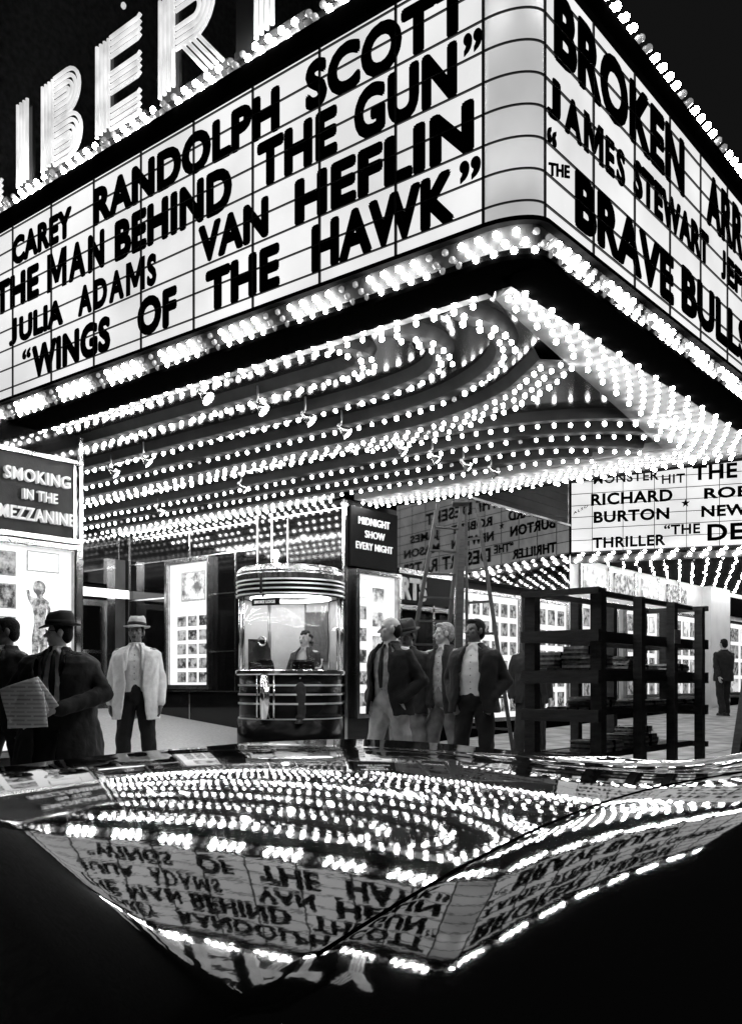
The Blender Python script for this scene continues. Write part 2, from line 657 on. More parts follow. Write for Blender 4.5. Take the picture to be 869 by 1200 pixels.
VS = [-60, -20, -6, 0, 2, 4, 5, 5.9, 7, 8, 9, 10.15, 11, 13, 16, 20, 25, 30, 60, 120]
sheet('ground', [-150, -60, -15, -2, 2, 60, 150], [-150, -60, -6, 30, 60, 150], lambda u, v: gz(-2, v) - 0.5 - (0.3 if abs(u) > 2 else 0.2), M['asphalt'])
sheet('road', [-2.48, 0, 4, 12], VS, lambda u, v: gz(-2.4, v) - 0.15 - 0.012 * max(0, (u + 2.4)), M['asphalt'])
sheet('sidewalk', [-8.52, -7.5, -6, -4, -2.7], VS, gz, M['sidewalk'])
b = MB()
for i in range(len(VS) - 1):
    v0, v1 = VS[i], VS[i + 1]
    a, c = gz(-2.6, v0), gz(-2.6, v1)
    b.add([(-2.7, v0, a + .003), (-2.48, v0, a - .004), (-2.46, v0, a - .4), (-2.7, v0, a - .4),
           (-2.7, v1, c + .003), (-2.48, v1, c - .004), (-2.46, v1, c - .4), (-2.7, v1, c - .4)],
          [(0, 4, 5, 1), (1, 5, 6, 2)])
struct(b.build('kerb', M['kerb']))
sheet('lobby_floor', [-14.1, -13, -12, -11, -10, -9, -8.52], [5.83, 7, 8, 9, 10.2], gz, M['terrazzo'])
sheet('lobby_floor_border', [-8.5, -7.9], [4.6, 6, 7, 8, 9, 10, 11.3], lambda u, v: gz(u, v) + 0.004, M['terrazzo_white'])
sheet('lobby_floor_band', [-9.5, -8.95], [5.85, 7, 8, 8.5], lambda u, v: gz(u, v) + 0.004, M['terrazzo_white'])

# ------------------------------------------------------------------ theatre building
FU = -8.8
bld = thing('theatre_building', 'dark cinema building with black glass lobby walls behind the corner marquee', 'building', (-9.0, 8.0, gz(-8.8, 8)))
b = MB(); b.box((-9.2, 2.0, -1.4), (FU, 5.83, 2.66)); b.build('pier_wall', M['vitrolite'], bld)
b = MB(); b.box((-14.2, 5.5, -1.2), (-9.2, 5.829, 2.75)); b.build('side_wall', M['vitrolite'], bld)
b = MB(); b.box((-14.3, 5.829, 1.75), (-14.05, 10.2, 2.75)); b.build('transom_wall', M['vitrolite'], bld)
b = MB(); b.box((-14.3, 10.2, -1.2), (-9.2, 10.4, 2.75)); b.build('side_wall', M['vitrolite'], bld)
b = MB(); b.box((-9.2, 10.2, -1.4), (FU, 11.42, 2.66)); b.build('pier_wall', M['vitrolite'], bld)
b = MB(); b.box((-14.3, 5.5, 2.752), (-8.81, 10.4, 2.85)); b.build('lobby_ceiling', M['pan'], bld)
b = MB(); b.box((-10.4, -3.0, 2.88), (-9.72, 16.9, 13.0)); b.build('brick_wall', M['brick'], bld)
b = MB(); b.box((-10.5, -3.1, 13.0), (-9.5, 17.0, 13.5)); b.build('cornice', M['brick'], bld)

# chrome joints of the black glass lining on the far lobby wall (plane v = 10.2)
b = MB()
F = 10.2 - 0.012


def hstrip(u0, u1, z, t=0.022):
    b.box((u0, F, z - t / 2), (u1, 10.199, z + t / 2))


def vstrip(u, z0, z1, t=0.022):
    b.box((u - t / 2, F + .002, z0), (u + t / 2, 10.199, z1))


hstrip(-13.9, -10.62, 2.53)
hstrip(-13.9, -10.62, 2.10)
hstrip(-13.9, -12.80, 1.46)
hstrip(-11.64, -9.7, 1.45)
hstrip(-13.9, -12.80, 0.52)
hstrip(-11.64, -9.7, 0.51)
hstrip(-13.9, -9.7, -0.14)
hstrip(-10.27, -8.82, 2.535)
vstrip(-13.9, -0.5, 2.74, 0.04)
vstrip(-12.24, 2.11, 2.52)
vstrip(-12.24, -0.72, -0.15)
vstrip(-11.12, -0.13, 2.09)
vstrip(-10.61, 1.6, 2.74, 0.03)
vstrip(-10.29, 1.6, 2.74, 0.03)
vstrip(-9.95, -0.9, 2.5)
b.build('chrome_trim', M['chrome'], bld)
b = MB()
b.box((-8.83, 10.17, -1.0), (-8.785, 10.235, 2.65))
b.build('corner_strip', M['chrome'], bld)
b = MB()
b.box((-8.83, 5.80, -1.0), (-8.785, 5.845, 2.65))
b.build('corner_strip', M['chrome'], bld)

# back wall doors of the lobby
dv = [5.85, 6.85, 7.85, 8.85, 9.80]
for i in range(4):
    z0, z1 = gz(-14, 8) + 0.01, 1.45
    fr = MB()
    for (a, c) in ((dv[i], dv[i] + .07), (dv[i + 1] - .07, dv[i + 1])):
        fr.box((-14.1, a, z0), (-14.04, c, z1))
    fr.box((-14.1, dv[i] + .07, z0), (-14.04, dv[i + 1] - .07, z0 + .25))
    fr.box((-14.1, dv[i] + .07, z1 - .1), (-14.04, dv[i + 1] - .07, z1))
    d = fr.build('door', M['chrome_dark'], bld)
    g = MB(); g.box((-14.08, dv[i] + .07, z0 + .25), (-14.07, dv[i + 1] - .07, z1 - .1))
    g.build('pane', M['glass_dark'], None, origin=(0, 0, 0)).parent = d
    pb = MB(); pb.box((-14.02, dv[i] + .1, z0 + 1.0), (-13.99, dv[i + 1] - .1, z0 + 1.06))
    pb.build('push_bar', M['chrome'], None, origin=(0, 0, 0)).parent = d
for o in list(bld.children):
    if o.name.startswith('door'):
        for c in o.children:
            c.location = (-bld.location.x, -bld.location.y, -(bld.location.z - H))
b = MB(); b.box((-14.1, 9.80, -.6), (-14.0, 9.97, 2.2)); b.build('door_pilaster', M['chrome'], bld)
b = MB(); b.box((-14.1, 9.97, -.6), (-14.02, 10.2, 2.2)); b.build('door_jamb', M['darkwall'], bld)
b = MB(); b.box((-15.6, 5.5, -.6), (-15.5, 10.3, 2.7)); b.build('foyer_wall', M['darkwall'], bld)
b = MB(); b.box((-13.97, 9.0, 1.5), (-13.85, 10.15, 1.64)); b.build('transom_lamp', mat('frosted_lamp', 0.8, .5, emit=1.2), bld)


# ------------------------------------------------------------------ wall-mounted signs and poster cases
def on_facade(s, z, d):       # facade faces +u, reads along +v
    return (FU + d, s, z)


def on_flank(s, z, d):        # far lobby wall faces -v, reads along +u
    return (s, 10.2 - d, z)


def fbox(mb, fn, s0, s1, z0, z1, d0, d1, mi=0):
    mb.box(fn(s0, z0, d0), fn(s1, z1, d1), mi)


def framed(name, label, cat, fn, s0, s1, z0, z1, fw=0.06, depth=0.10, backm='case', framem='chrome', base=None, group=None):
    loc = fn((s0 + s1) / 2, z0, 0)
    t = thing(name, label, cat, loc, 0, group)
    fr = MB()
    fbox(fr, fn, s0, s1, z0, z0 + fw, 0.002, depth)
    fbox(fr, fn, s0, s1, z1 - fw, z1, 0.002, depth)
    fbox(fr, fn, s0, s0 + fw, z0 + fw, z1 - fw, 0.002, depth)
    fbox(fr, fn, s1 - fw, s1, z0 + fw, z1 - fw, 0.002, depth)
    fr.build('frame', M[framem], t)
    ir = MB()
    g = 0.018
    a0, a1, c0, c1 = s0 + fw, s1 - fw, z0 + fw, z1 - fw
    fbox(ir, fn, a0, a1, c0, c0 + g, 0.03, depth - .02)
    fbox(ir, fn, a0, a1, c1 - g, c1, 0.03, depth - .02)
    fbox(ir, fn, a0, a0 + g, c0 + g, c1 - g, 0.03, depth - .02)
    fbox(ir, fn, a1 - g, a1, c0 + g, c1 - g, 0.03, depth - .02)
    ir.build('frame_lip', M['chrome_dark'], t)
    bk = MB()
    fbox(bk, fn, s0 + fw, s1 - fw, z0 + fw, z1 - fw, 0.004, 0.03)
    bk.build('back_panel', M[backm], t)
    return t


def card(t, fn, s0, s1, z0, z1, m, name='still_photo', d=0.03, border=0.012):
    q = MB()
    fbox(q, fn, s0, s1, z0, z1, d + .001, d + .006)
    o = q.build(name, M['paper'] if border else m, t)
    if border:
        q = MB()
        fbox(q, fn, s0 + border, s1 - border, z0 + border, z1 - border, d + .0062, d + .009)
        c = q.build('print', m, None, origin=(0, 0, 0))
        c.parent = o
        c.location = (-t.location.x, -t.location.y, -(t.location.z - H))
    return o


def words(t, lines, fn, m, weight=0.03, depth=0.02, d0=0.0, cap=CAPH, space=1.08):
    for (txt, s0, s1, z0, z1) in lines:
        mb = MB()
        add_text(mb, txt, s0, s1, z0, z1, lambda s, z, d: fn(s, z, d + d0), weight, depth, space, cap)
        mb.build('lettering', m, t, fix=False)


t = thing('smoking_sign', 'charcoal sign reading SMOKING IN THE MEZZANINE in raised white letters', 'sign', on_facade(5.2, 1.52, 0))
q = MB(); fbox(q, on_facade, 4.2, 5.70, 1.53, 2.33, .003, .05); q.build('panel', M['sign_panel'], t)
q = MB()
fbox(q, on_facade, 4.2, 5.80, 2.33, 2.37, .003, .09)
fbox(q, on_facade, 4.2, 5.80, 1.48, 1.53, .003, .09)
fbox(q, on_facade, 5.70, 5.73, 1.53, 2.33, .003, .06)
q.build('frame', M['chrome'], t)
words(t, [('SMOKING', 4.90, 5.64, 2.05, 2.19), ('IN THE', 5.10, 5.49, 1.87, 1.985), ('MEZZANINE', 4.84, 5.69, 1.655, 1.80)], on_facade, M['sign_white'], 0.012, 0.05, 0.05)

t = framed('poster_case', 'wide backlit case of film stills beneath the SMOKING sign', 'poster case', on_facade, 4.0, 5.76, -0.75, 1.46, .05, .10, 'case')
for k in range(6):
    zt = 1.33 - k * .33
    card(t, on_facade, 4.78, 5.05, zt - .25, zt, PICS[k % 4])
    card(t, on_facade, 4.40, 4.70, zt - .25, zt, PICS[(k + 2) % 4])
card(t, on_facade, 5.17, 5.54, 1.15, 1.36, M['case_soft'], 'caption_card')
q = MB()
fig = [(.0, 1.06), (.05, 1.045), (.075, 1.0), (.07, .95), (.045, .915), (.035, .89), (.07, .87), (.12, .84), (.135, .77), (.125, .66), (.10, .66), (.105, .76), (.09, .79), (.075, .70), (.065, .63),
       (.09, .54), (.10, .44), (.085, .22), (.075, .02), (.02, .02), (.015, .30), (.0, .42), (-.02, .30), (-.03, .02), (-.08, .02), (-.085, .24), (-.085, .46), (-.055, .62), (-.06, .70), (-.08, .78),
       (-.13, .86), (-.15, .95), (-.125, .955), (-.10, .885), (-.045, .87), (-.02, .885), (-.03, .915), (-.06, .94), (-.075, .99), (-.05, 1.045)]
n = len(fig)
vs = [on_facade(5.31 + x * .95, z, d) for d in (.031, .040) for x, z in fig]
q.add(vs, [tuple(range(n)), tuple(range(n, 2 * n))] + [(i, (i + 1) % n, n + (i + 1) % n, n + i) for i in range(n)])
q.build('figure_cutout', picture_mat('figure_print', 21, 0.08, 0.6, 14, emit=0.4), t)

t = thing('midnight_sign', 'black sign reading MIDNIGHT SHOW EVERY NIGHT on the pier by the ticket booth', 'sign', on_facade(10.78, 1.7, 0))
q = MB(); fbox(q, on_facade, 10.26, 11.36, 1.70, 2.57, .003, .06); q.build('panel', M['sign_black'], t)
words(t, [('MIDNIGHT', 10.42, 11.15, 2.32, 2.445), ('SHOW', 10.57, 11.03, 2.135, 2.255), ('EVERY NIGHT', 10.36, 11.22, 1.955, 2.075)], on_facade, M['sign_white'], 0.0, 0.02, 0.06)

t = framed('poster_case', 'tall backlit case on the pier below the MIDNIGHT SHOW sign', 'poster case', on_facade, 10.34, 11.39, -0.52, 1.66, .05, .12, 'case')
card(t, on_facade, 10.44, 10.66, 1.25, 1.53, M['case_soft'], 'caption_card')
for k in range(5):
    zt = 1.13 - k * .32
    card(t, on_facade, 10.44, 10.64, zt - .2, zt, PICS[k % 4], border=.01)
for k in range(3):
    zt = 1.42 - k * .36
    card(t, on_facade, 10.78, 11.06, zt - .22, zt, M['poster'], 'poster_lettering', border=0)
for k in range(3):
    zt = .28 - k * .25
    card(t, on_facade, 10.76, 11.16, zt - .16, zt, PICS[(k + 1) % 4], border=.01)

t = framed('poster_case', 'lit case of small film stills in the black glass wall left of the ticket booth', 'poster case', on_flank, -12.79, -11.65, -0.11, 2.07, .055, .10, 'case', 'chrome_dark')
card(t, on_flank, -12.42, -11.80, 1.36, 1.86, M['poster'], 'poster_print', border=.03)
for r in range(5):
    for c in range(3):
        u0 = -12.52 + c * .275
        z1_ = 1.12 - r * .235
        card(t, on_flank, u0, u0 + .225, z1_ - .175, z1_, PICS[(r * 2 + c) % 4], border=.01)

# ------------------------------------------------------------------ shop front between the theatres
shop = thing('shop_building', 'dark shop front with a polished panel band between the two cinemas', 'building', (-9.0, 14.3, gz(-8.8, 14)))
b = MB(); b.box((-9.3, 11.42, 3.2), (FU - .02, 17.1, 12.0)); b.build('upper_wall', M['darkwall'], shop)
b = MB()
for k in range(9):
    b.box((FU - .02, 11.45, 3.3 + k * .16), (FU + .01, 17.05, 3.33 + k * .16))
b.build('louvre_band', M['darkwall'], shop)
b = MB(); b.box((-9.1, 11.42, 1.78), (FU, 17.15, 3.16)); b.build('polished_panel', M['mirror'], shop)
b = MB(); b.box((-8.9, 11.43, 3.162), (FU + .03, 17.15, 3.199)); b.build('panel_trim', M['chrome'], shop)
b = MB(); b.box((-9.3, 11.42, -1.2), (-9.12, 17.1, 1.78)); b.build('shop_wall', M['darkwall'], shop)
b = MB(); b.box((-9.1, 11.42, -1.2), (FU + .03, 17.1, -.70)); b.build('stall_riser', M['enamel'], shop)
b = MB(); b.box((-9.1, 11.42, 1.70), (FU + .05, 13.0, 1.78)); b.build('sign_rail', M['chrome_dark'], shop)
for v in (12.35, 12.95):
    b = MB(); b.box((-8.95, v, -.70), (FU + .02, v + .06, 1.70)); b.build('window_post', M['chrome_dark'], shop)
b = MB(); b.box((-8.95, 11.44, 1.15), (FU + .02, 12.95, 1.22)); b.build('transom_bar', M['chrome_dark'], shop)
b = MB(); b.box((-8.93, 11.44, -.70), (-8.92, 12.95, 1.15)); b.build('window_pane', M['vitrolite'], shop)
t = thing('shop_sign', 'dark shop sign with big pale letters RTS half hidden by the pier', 'sign', on_facade(11.8, 1.26, 0))
q = MB(); fbox(q, on_facade, 11.43, 12.85, 1.25, 1.695, .003, .04); q.build('panel', M['sign_black'], t)
words(t, [('RTS', 11.46, 12.12, 1.30, 1.66)], on_facade, M['sign_grey'], 0.04, 0.03, 0.04)
t = framed('poster_case', 'broad lit case of stills behind the stepladder on the shop front', 'poster case', on_facade, 13.06, 15.1, -0.69, 1.60, .05, .06, 'case', 'chrome_dark')
for r in range(6):
    for c in range(6):
        s0 = 13.2 + c * .31
        zt = 1.42 - r * .34
        card(t, on_facade, s0, s0 + .22, zt - .24, zt, PICS[(r + c * 3) % 4], border=.012)
t = framed('poster_case', 'second lit case of stills further down the shop front behind the rack', 'poster case', on_facade, 15.25, 17.0, -0.69, 1.60, .05, .06, 'case', 'chrome_dark')
for r in range(5):
    for c in range(4):
        s0 = 15.42 + c * .38
        zt = 1.42 - r * .40
        card(t, on_facade, s0, s0 + .28, zt - .3, zt, PICS[(r * 3 + c) % 4], border=.012)

# ------------------------------------------------------------------ neighbouring cinema
cin = thing('cinema_building', 'bright white front of the neighbouring cinema down the street', 'building', (-9.0, 24, gz(-8.8, 24)))
b = MB(); b.box((-9.4, 17.16, 2.72), (FU, 46, 14)); b.build('upper_wall', M['brick'], cin)
b = MB(); b.box((-9.4, 17.16, -1.2), (FU - .02, 46, 2.62)); b.build('street_wall', M['white_wall'], cin)
b = MB(); b.box((FU - .02, 17.2, -1.0), (FU + .05, 46, -.42)); b.build('base_course', M['enamel'], cin)
b = MB(); b.box((FU - .02, 24.7, -.8), (FU + .22, 26.2, 2.6)); b.build('column', M['white_wall'], cin)
b = MB(); b.box((FU - .02, 26.3, 1.9), (FU + .12, 31, 2.4)); b.build('dark_transom', M['enamel'], cin)
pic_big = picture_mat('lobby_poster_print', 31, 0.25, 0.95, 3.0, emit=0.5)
names = ['lit poster case nearest the shop on the neighbouring white cinema front',
         'second poster case along the white cinema front', 'third poster case along the white cinema front',
         'poster case beyond the white column where the man walks away']
for i, (v0, v1) in enumerate(((17.5, 19.3), (19.7, 21.6), (22.0, 24.3), (26.6, 30.5))):
    t = framed('poster_case', names[i], 'poster case', on_facade, v0, v1, -.35, 1.75, .06, .08, 'case_soft' if i < 3 else 'case', 'chrome_dark')
    n = 4
    for r in range(4):
        for c in range(n):
            wdt = (v1 - v0 - .3) / n
            s0 = v0 + .18 + c * wdt
            card(t, on_facade, s0, s0 + wdt * .78, 1.55 - r * .48 - .38, 1.55 - r * .48, (PICS + [pic_big])[(i + r * 2 + c) % 5], border=.015)
    for q_ in range(2):
        s0 = v0 + .2 + q_ * (v1 - v0) * .5
for i in range(4):
    v0 = 17.75 + i * 1.5
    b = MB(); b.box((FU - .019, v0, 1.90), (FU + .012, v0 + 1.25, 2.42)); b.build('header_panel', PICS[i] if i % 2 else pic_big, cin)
for k in range(5):
    b = MB(); b.box((FU - .019, 17.6 + k * 1.35, 1.85), (FU + .03, 17.64 + k * 1.35, 2.5)); b.build('wall_moulding', M['chrome_dark'], cin)

# its marquee
NP = Vector((-8.8, 17.2)); ND = (Vector((-5.76, 18.3)) - NP).normalized()
NN = Vector((ND.y, -ND.x))        # out of the board, towards us


def on_nb(s, z, d):
    p = NP + ND * s + NN * d
    return (p.x, p.y, z)


nbm = thing('cinema_marquee', 'far white marquee naming Richard Burton and Robert Newton over the sidewalk', 'marquee', (-6.5, 19.5, 2.6))


def nb_box(mb, s0, s1, z0, z1, d0, d1):
    vs = [on_nb(s, z, d) for z in (z0, z1) for s, d in ((s0, d0), (s1, d0), (s1, d1), (s0, d1))]
    mb.add(vs, [(0, 3, 2, 1), (4, 5, 6, 7), (0, 1, 5, 4), (1, 2, 6, 5), (2, 3, 7, 6), (3, 0, 4, 7)])


SE = 7.0
b = MB(); nb_box(b, 0.0, SE, 2.64, 4.75, -.05, 0); b.build('letter_panel', M['board'], nbm)
b = MB()
for k in range(10):
    z = 2.64 + .235 * k
    nb_box(b, 0.012, SE, z - .006, z + .006, .0005, .012)
for k in range(11):
    nb_box(b, .42 + .6 * k - .006, .42 + .6 * k + .006, 2.64, 4.75, .0005, .010)
b.build('letter_rail', M['rail'], nbm)
b = MB(); nb_box(b, -.03, 0.012, 2.6, 4.85, -.06, .04); b.build('edge_trim', M['enamel'], nbm)
b = MB(); nb_box(b, -.03, SE, 4.75, 4.9, -.06, .04); b.build('top_trim', M['enamel'], nbm)
b = MB(); nb_box(b, -.30, -.03, 2.45, 4.9, -.3, -.03); b.build('bulb_column', M['trough'], nbm)
for txt, s0, s1, z0, z1, wt in (
        ('MONSTER', .45, 1.70, 3.99, 4.19, .02), ('HIT', 1.76, 2.19, 3.90, 4.10, .015), ('THE', 2.33, 3.14, 3.93, 4.24, .03), ('DESERT', 3.3, 5.2, 3.93, 4.24, .03),
        ('RICHARD', .40, 1.96, 3.56, 3.81, .034), ('BURTON', .45, 1.90, 3.21, 3.45, .034), ('THRILLER', .43, 1.83, 2.70, 2.93, .03),
        ('“THE', 1.80, 2.47, 2.90, 3.10, .028), ('DESERT RATS”', 2.60, 6.2, 2.74, 3.07, .03), ('★', 2.10, 2.28, 3.42, 3.60, .0),
        ('ROBERT', 2.54, 4.1, 3.56, 3.78, .034), ('NEWTON', 2.49, 4.1, 3.21, 3.44, .034), ('JAMES', 4.6, 5.9, 3.56, 3.78, .034), ('MASON', 4.6, 6.2, 3.21, 3.44, .034)):
    mb = MB()
    if txt == '★':
        pts = []
        for k in range(10):
            r = .085 if k % 2 == 0 else .035
            a = math.pi / 2 + k * math.pi / 5
            pts.append((2.2 + r * math.cos(a), 3.5 + r * math.sin(a)))
        vs = [on_nb(x, z, d) for d in (.002, .02) for x, z in pts]
        mb.add(vs, [tuple(range(10)), tuple(range(10, 20))] + [(i, (i + 1) % 10, 10 + (i + 1) % 10, 10 + i) for i in range(10)])
    else:
        add_text(mb, txt, s0, s1, z0, z1, on_nb, wt, .02, 1.08, CAPH if '“' not in txt and '”' not in txt else None)
    mb.build('lettering', M['letter'], nbm, fix=False)
mb = MB()
add_text(mb, 'ALSO', .05, .34, 3.40, 3.46, on_nb, .005, .02, 1.2, CAPH, slope=.5)
mb.build('lettering', M['letter'], nbm, fix=False)
# soffit and its bulbs
pa = NP + ND * 0.02; pb = NP + ND * SE
b = MB(); b.prism([(pa.x, pa.y - .02), (pb.x, pb.y - .02), (pb.x, 30), (-8.79, 30)], 2.55, 2.60); b.build('soffit_panel', M['rib'], nbm)
b = MB(); b.prism([(pa.x, pa.y + .1), (pb.x, pb.y + .1), (pb.x, 30), (-8.79, 30)], 2.605, 4.7); b.build('sign_box', M['enamel'], nbm)
b = MB(); nb_box(b, -.02, SE, 2.42, 2.62, -.12, -.02); b.build('bulb_band', M['trough'], nbm)


def bulb_mesh():
    bm = bmesh.new()
    bmesh.ops.create_icosphere(bm, subdivisions=2, radius=1.0)
    for v in bm.verts:
        if v.co.z > 0:
            v.co.x *= 1 - .35 * v.co.z; v.co.y *= 1 - .35 * v.co.z; v.co.z *= 1.35
    for f in bm.faces:
        f.smooth = True
    r = bmesh.ops.create_cone(bm, cap_ends=True, segments=8, radius1=.62, radius2=.62, depth=.7, matrix=Matrix.Translation((0, 0, 1.55)))
    for f in {f for v in r['verts'] for f in v.link_faces}:
        f.material_index = 1
    me = bpy.data.meshes.new('bulb')
    bm.to_mesh(me)
    bm.free()
    return me


BULB = bulb_mesh()
BULB.materials.append(M['bulb']); BULB.materials.append(M['socket'])
BULB_DIM = BULB.copy(); BULB_DIM.materials.clear()
BULB_DIM.materials.append(M['bulb_dim']); BULB_DIM.materials.append(M['socket'])
BULB_LO = None


def low_bulb():
    bm = bmesh.new()
    bmesh.ops.create_icosphere(bm, subdivisions=1, radius=1.0)
    vs = [tuple(v.co) for v in bm.verts]
    fs = [tuple(v.index for v in f.verts) for f in bm.faces]
    bm.free()
    return vs, fs


LOV, LOF = low_bulb()


def in_frame(p):
    Y = -ST * p[0] + CT * p[1]
    X = CT * p[0] + ST * p[1]
    if Y < .3:
        return 0
    x = 434.5 + 1091 * X / Y; y = 800 - 1091 * p[2] / Y
    return 1 / Y if -5 < x < 874 and -5 < y < 905 else 0


def place_bulbs(owner, bulbs, stuff_name, limit=100, far='bulb_far'):
    """bulbs: (point, outward direction, radius, lit). The largest in view are parts, the rest one mesh"""
    order = sorted(range(len(bulbs)), key=lambda i: -in_frame(bulbs[i][0]) * bulbs[i][2])
    big = set(order[:limit])
    mb = MB()
    for i, (p, d, r, lit) in enumerate(bulbs):
        if i in big:
            o = bpy.data.objects.new('bulb', BULB if lit else BULB_DIM)
            COL.objects.link(o)
            o.parent = owner
            o.location = (p[0] - owner.location.x, p[1] - owner.location.y, p[2] + H - owner.location.z)
            o.rotation_euler = Vector((-d[0], -d[1], -d[2])).to_track_quat('Z', 'Y').to_euler()
            o.scale = (r, r, r)
        else:
            mb.add([(p[0] + x * r, p[1] + y * r, p[2] + z * r * 1.15) for x, y, z in LOV], LOF, 0 if lit else 1, True)
    o = mb.build(stuff_name, [M[far], M['bulb_dim']], owner, fix=False)
    o['kind'] = 'stuff'


nb_bulbs = []
nrnd = random.Random(4)
for i in range(22):
    for j in range(4):
        s = .1 + i * .3 + (.08 if j % 2 else 0)
        nb_bulbs.append((on_nb(s + (.06 if j > 1 else 0), 2.46 + .045 * j, .01), (NN.x, NN.y, 0), .032, (i % 4) < 3 or j % 2))
for k in range(24):
    for j in range(2):
        nb_bulbs.append((on_nb(-.23 + .13 * j, 2.55 + .095 * k + .04 * j, .0), (NN.x, NN.y, 0), .032, k % 5 != 4))
for i in range(30):
    for j in range(16):
        u = -8.6 + j * .30 + (.15 if i % 2 else 0)
        v = 17.75 + i * .4
        if (Vector((u, v)) - NP).dot(NN) < -.15 and u < -2.5:
            nb_bulbs.append(((u + nrnd.uniform(-.02, .02), v + nrnd.uniform(-.04, .04), 2.52), (0, 0, -1), .021, nrnd.random() > .05))
place_bulbs(nbm, nb_bulbs, 'bulb_field', 60, 'bulb_nb')

# ------------------------------------------------------------------ the corner marquee
mq = thing('corner_marquee', 'huge bulb lined corner marquee spelling out Randolph Scott and Van Heflin double bills', 'marquee', (-5.5, 8.0, 2.62))
PV, PU, RU_, RV_ = 5.03, -2.85, 0.32, 0.18
UL, VB = -9.7, 11.35


def fpath(d, u0=UL, v1=VB, part='all'):
    """plan line of the marquee face pushed out by d"""
    cu, cv = PU - RU_, PV + RV_
    left = [(u0, PV - d), (cu, PV - d)]
    arc = [(cu + (RU_ + d) * math.sin(a), cv - (RV_ + d) * math.cos(a)) for a in [math.pi / 2 * k / 14 for k in range(15)]]
    right = [(PU + d, cv), (PU + d, v1)]
    if part == 'left':
        return left
    if part == 'arc':
        return arc
    if part == 'right':
        return right
    return left[:1] + arc + right[1:]


def band(name, sec, m, part='all', sm=False):
    mb = MB()
    mb.sweep(sec, [[(x, y, z) for x, y in fpath(d, part=part)] for d, z in sec], 0, sm)
    return mb.build(name, m, mq)


band('soffit_margin', [(-.33, 2.625), (.03, 2.625), (.03, 2.655), (-.33, 2.655)], M['enamel'])
band('lower_trough', [(-.05, 2.656), (-.02, 2.70), (-.015, 2.862), (-.12, 2.862), (-.12, 2.656)], M['trough'])
band('lower_lip', [(.03, 2.656), (.036, 2.69), (.025, 2.69), (.02, 2.656)], M['chrome_dark'])
band('board_sill', [(-.08, 2.863), (.045, 2.863), (.045, 2.892), (-.08, 2.892)], M['enamel'])
band('letter_panel', [(-.06, 2.893), (0, 2.893), (0, 4.63), (-.06, 4.63)], M['board'], 'left')
band('letter_panel', [(-.06, 2.893), (0, 2.893), (0, 4.51), (-.06, 4.51)], M['board'], 'right')
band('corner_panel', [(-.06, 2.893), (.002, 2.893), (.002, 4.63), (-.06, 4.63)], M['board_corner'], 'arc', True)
band('head_band', [(-.10, 4.631), (.045, 4.631), (.05, 4.80), (-.10, 4.80)], M['enamel'], 'left')
band('head_band', [(-.10, 4.631), (.045, 4.631), (.05, 4.80), (-.10, 4.80)], M['enamel'], 'arc', True)
band('head_band', [(-.10, 4.511), (.045, 4.511), (.05, 4.69), (-.10, 4.69)], M['enamel'], 'right')
band('upper_trough', [(-.12, 4.801), (.03, 4.801), (-.03, 4.93), (-.12, 4.96)], M['trough'], 'left')
band('upper_trough', [(-.12, 4.801), (.03, 4.801), (-.03, 4.93), (-.12, 4.96)], M['trough'], 'arc', True)
band('upper_trough', [(-.12, 4.691), (.03, 4.691), (-.03, 4.82), (-.12, 4.85)], M['trough'], 'right')
mb = MB()
for k in range(9):
    z = 3.0 + .2 * k
    for pt in ('left', 'arc', 'right') if k < 8 else ('left', 'arc'):
      mb.sweep(None, [[(x, y, zz) for x, y in fpath(d, part=pt)] for d, zz in ((.0005, z - .005), (.014, z - .005), (.014, z + .005), (.0005, z + .005))])
for k in range(10):
    u = -3.18 - .70 * k
    mb.box((u - .009, PV - .012, 2.893), (u + .009, PV - .0005, 4.63))
for k in range(9):
    v = PV + RV_ + .0 + .68 * k
    mb.box((PU + .0005, v - .009, 2.893), (PU + .012, v + .009, 4.51))
mb.build('letter_rail', M['rail'], mq)
# sheet metal body behind the boards
mb = MB()
mb.prism([(UL, PV + .13), (PU - RU_, PV + .13)] + [(PU - RU_ + (RU_ - .13) * math.sin(a), PV + RV_ - (RV_ - .13) * math.cos(a)) for a in [math.pi / 2 * k / 6 for k in range(1, 7)]] + [(PU - .13, VB), (UL, VB)], 2.765, 4.70)
mb.build('sign_box', M['enamel'], mq)


def on_left(s, z, d):
    return (s, PV - d, z)


def on_right(s, z, d):
    return (PU + d, s, z)


for txt, s0, s1, z0, z1 in (
        ('CAREY', -8.79, -7.74, 4.22, 4.52), ('RANDOLPH', -7.39, -4.99, 4.19, 4.55), ('SCOTT', -4.72, -3.27, 4.20, 4.58),
        ('THE', -9.12, -8.30, 3.79, 4.15), ('MAN', -8.15, -7.22, 3.78, 4.15), ('BEHIND', -7.06, -5.52, 3.77, 4.15), ('THE', -5.23, -4.41, 3.80, 4.18), ('GUN', -4.25, -3.38, 3.80, 4.19),
        ('JULIA', -8.85, -7.88, 3.42, 3.69), ('ADAMS', -7.63, -6.47, 3.42, 3.71), ('VAN', -5.92, -5.11, 3.42, 3.75), ('HEFLIN', -4.83, -3.25, 3.40, 3.76),
        ('WINGS', -8.42, -7.13, 3.00, 3.34), ('OF', -6.73, -6.20, 3.01, 3.36), ('THE', -5.83, -4.99, 3.00, 3.36), ('HAWK', -4.66, -3.40, 3.00, 3.37)):
    mb = MB()
    add_word(mb, txt, s0, s1, z0, z1, on_left, .048, .009)
    mb.build('lettering', M['letter'], mq, fix=False)
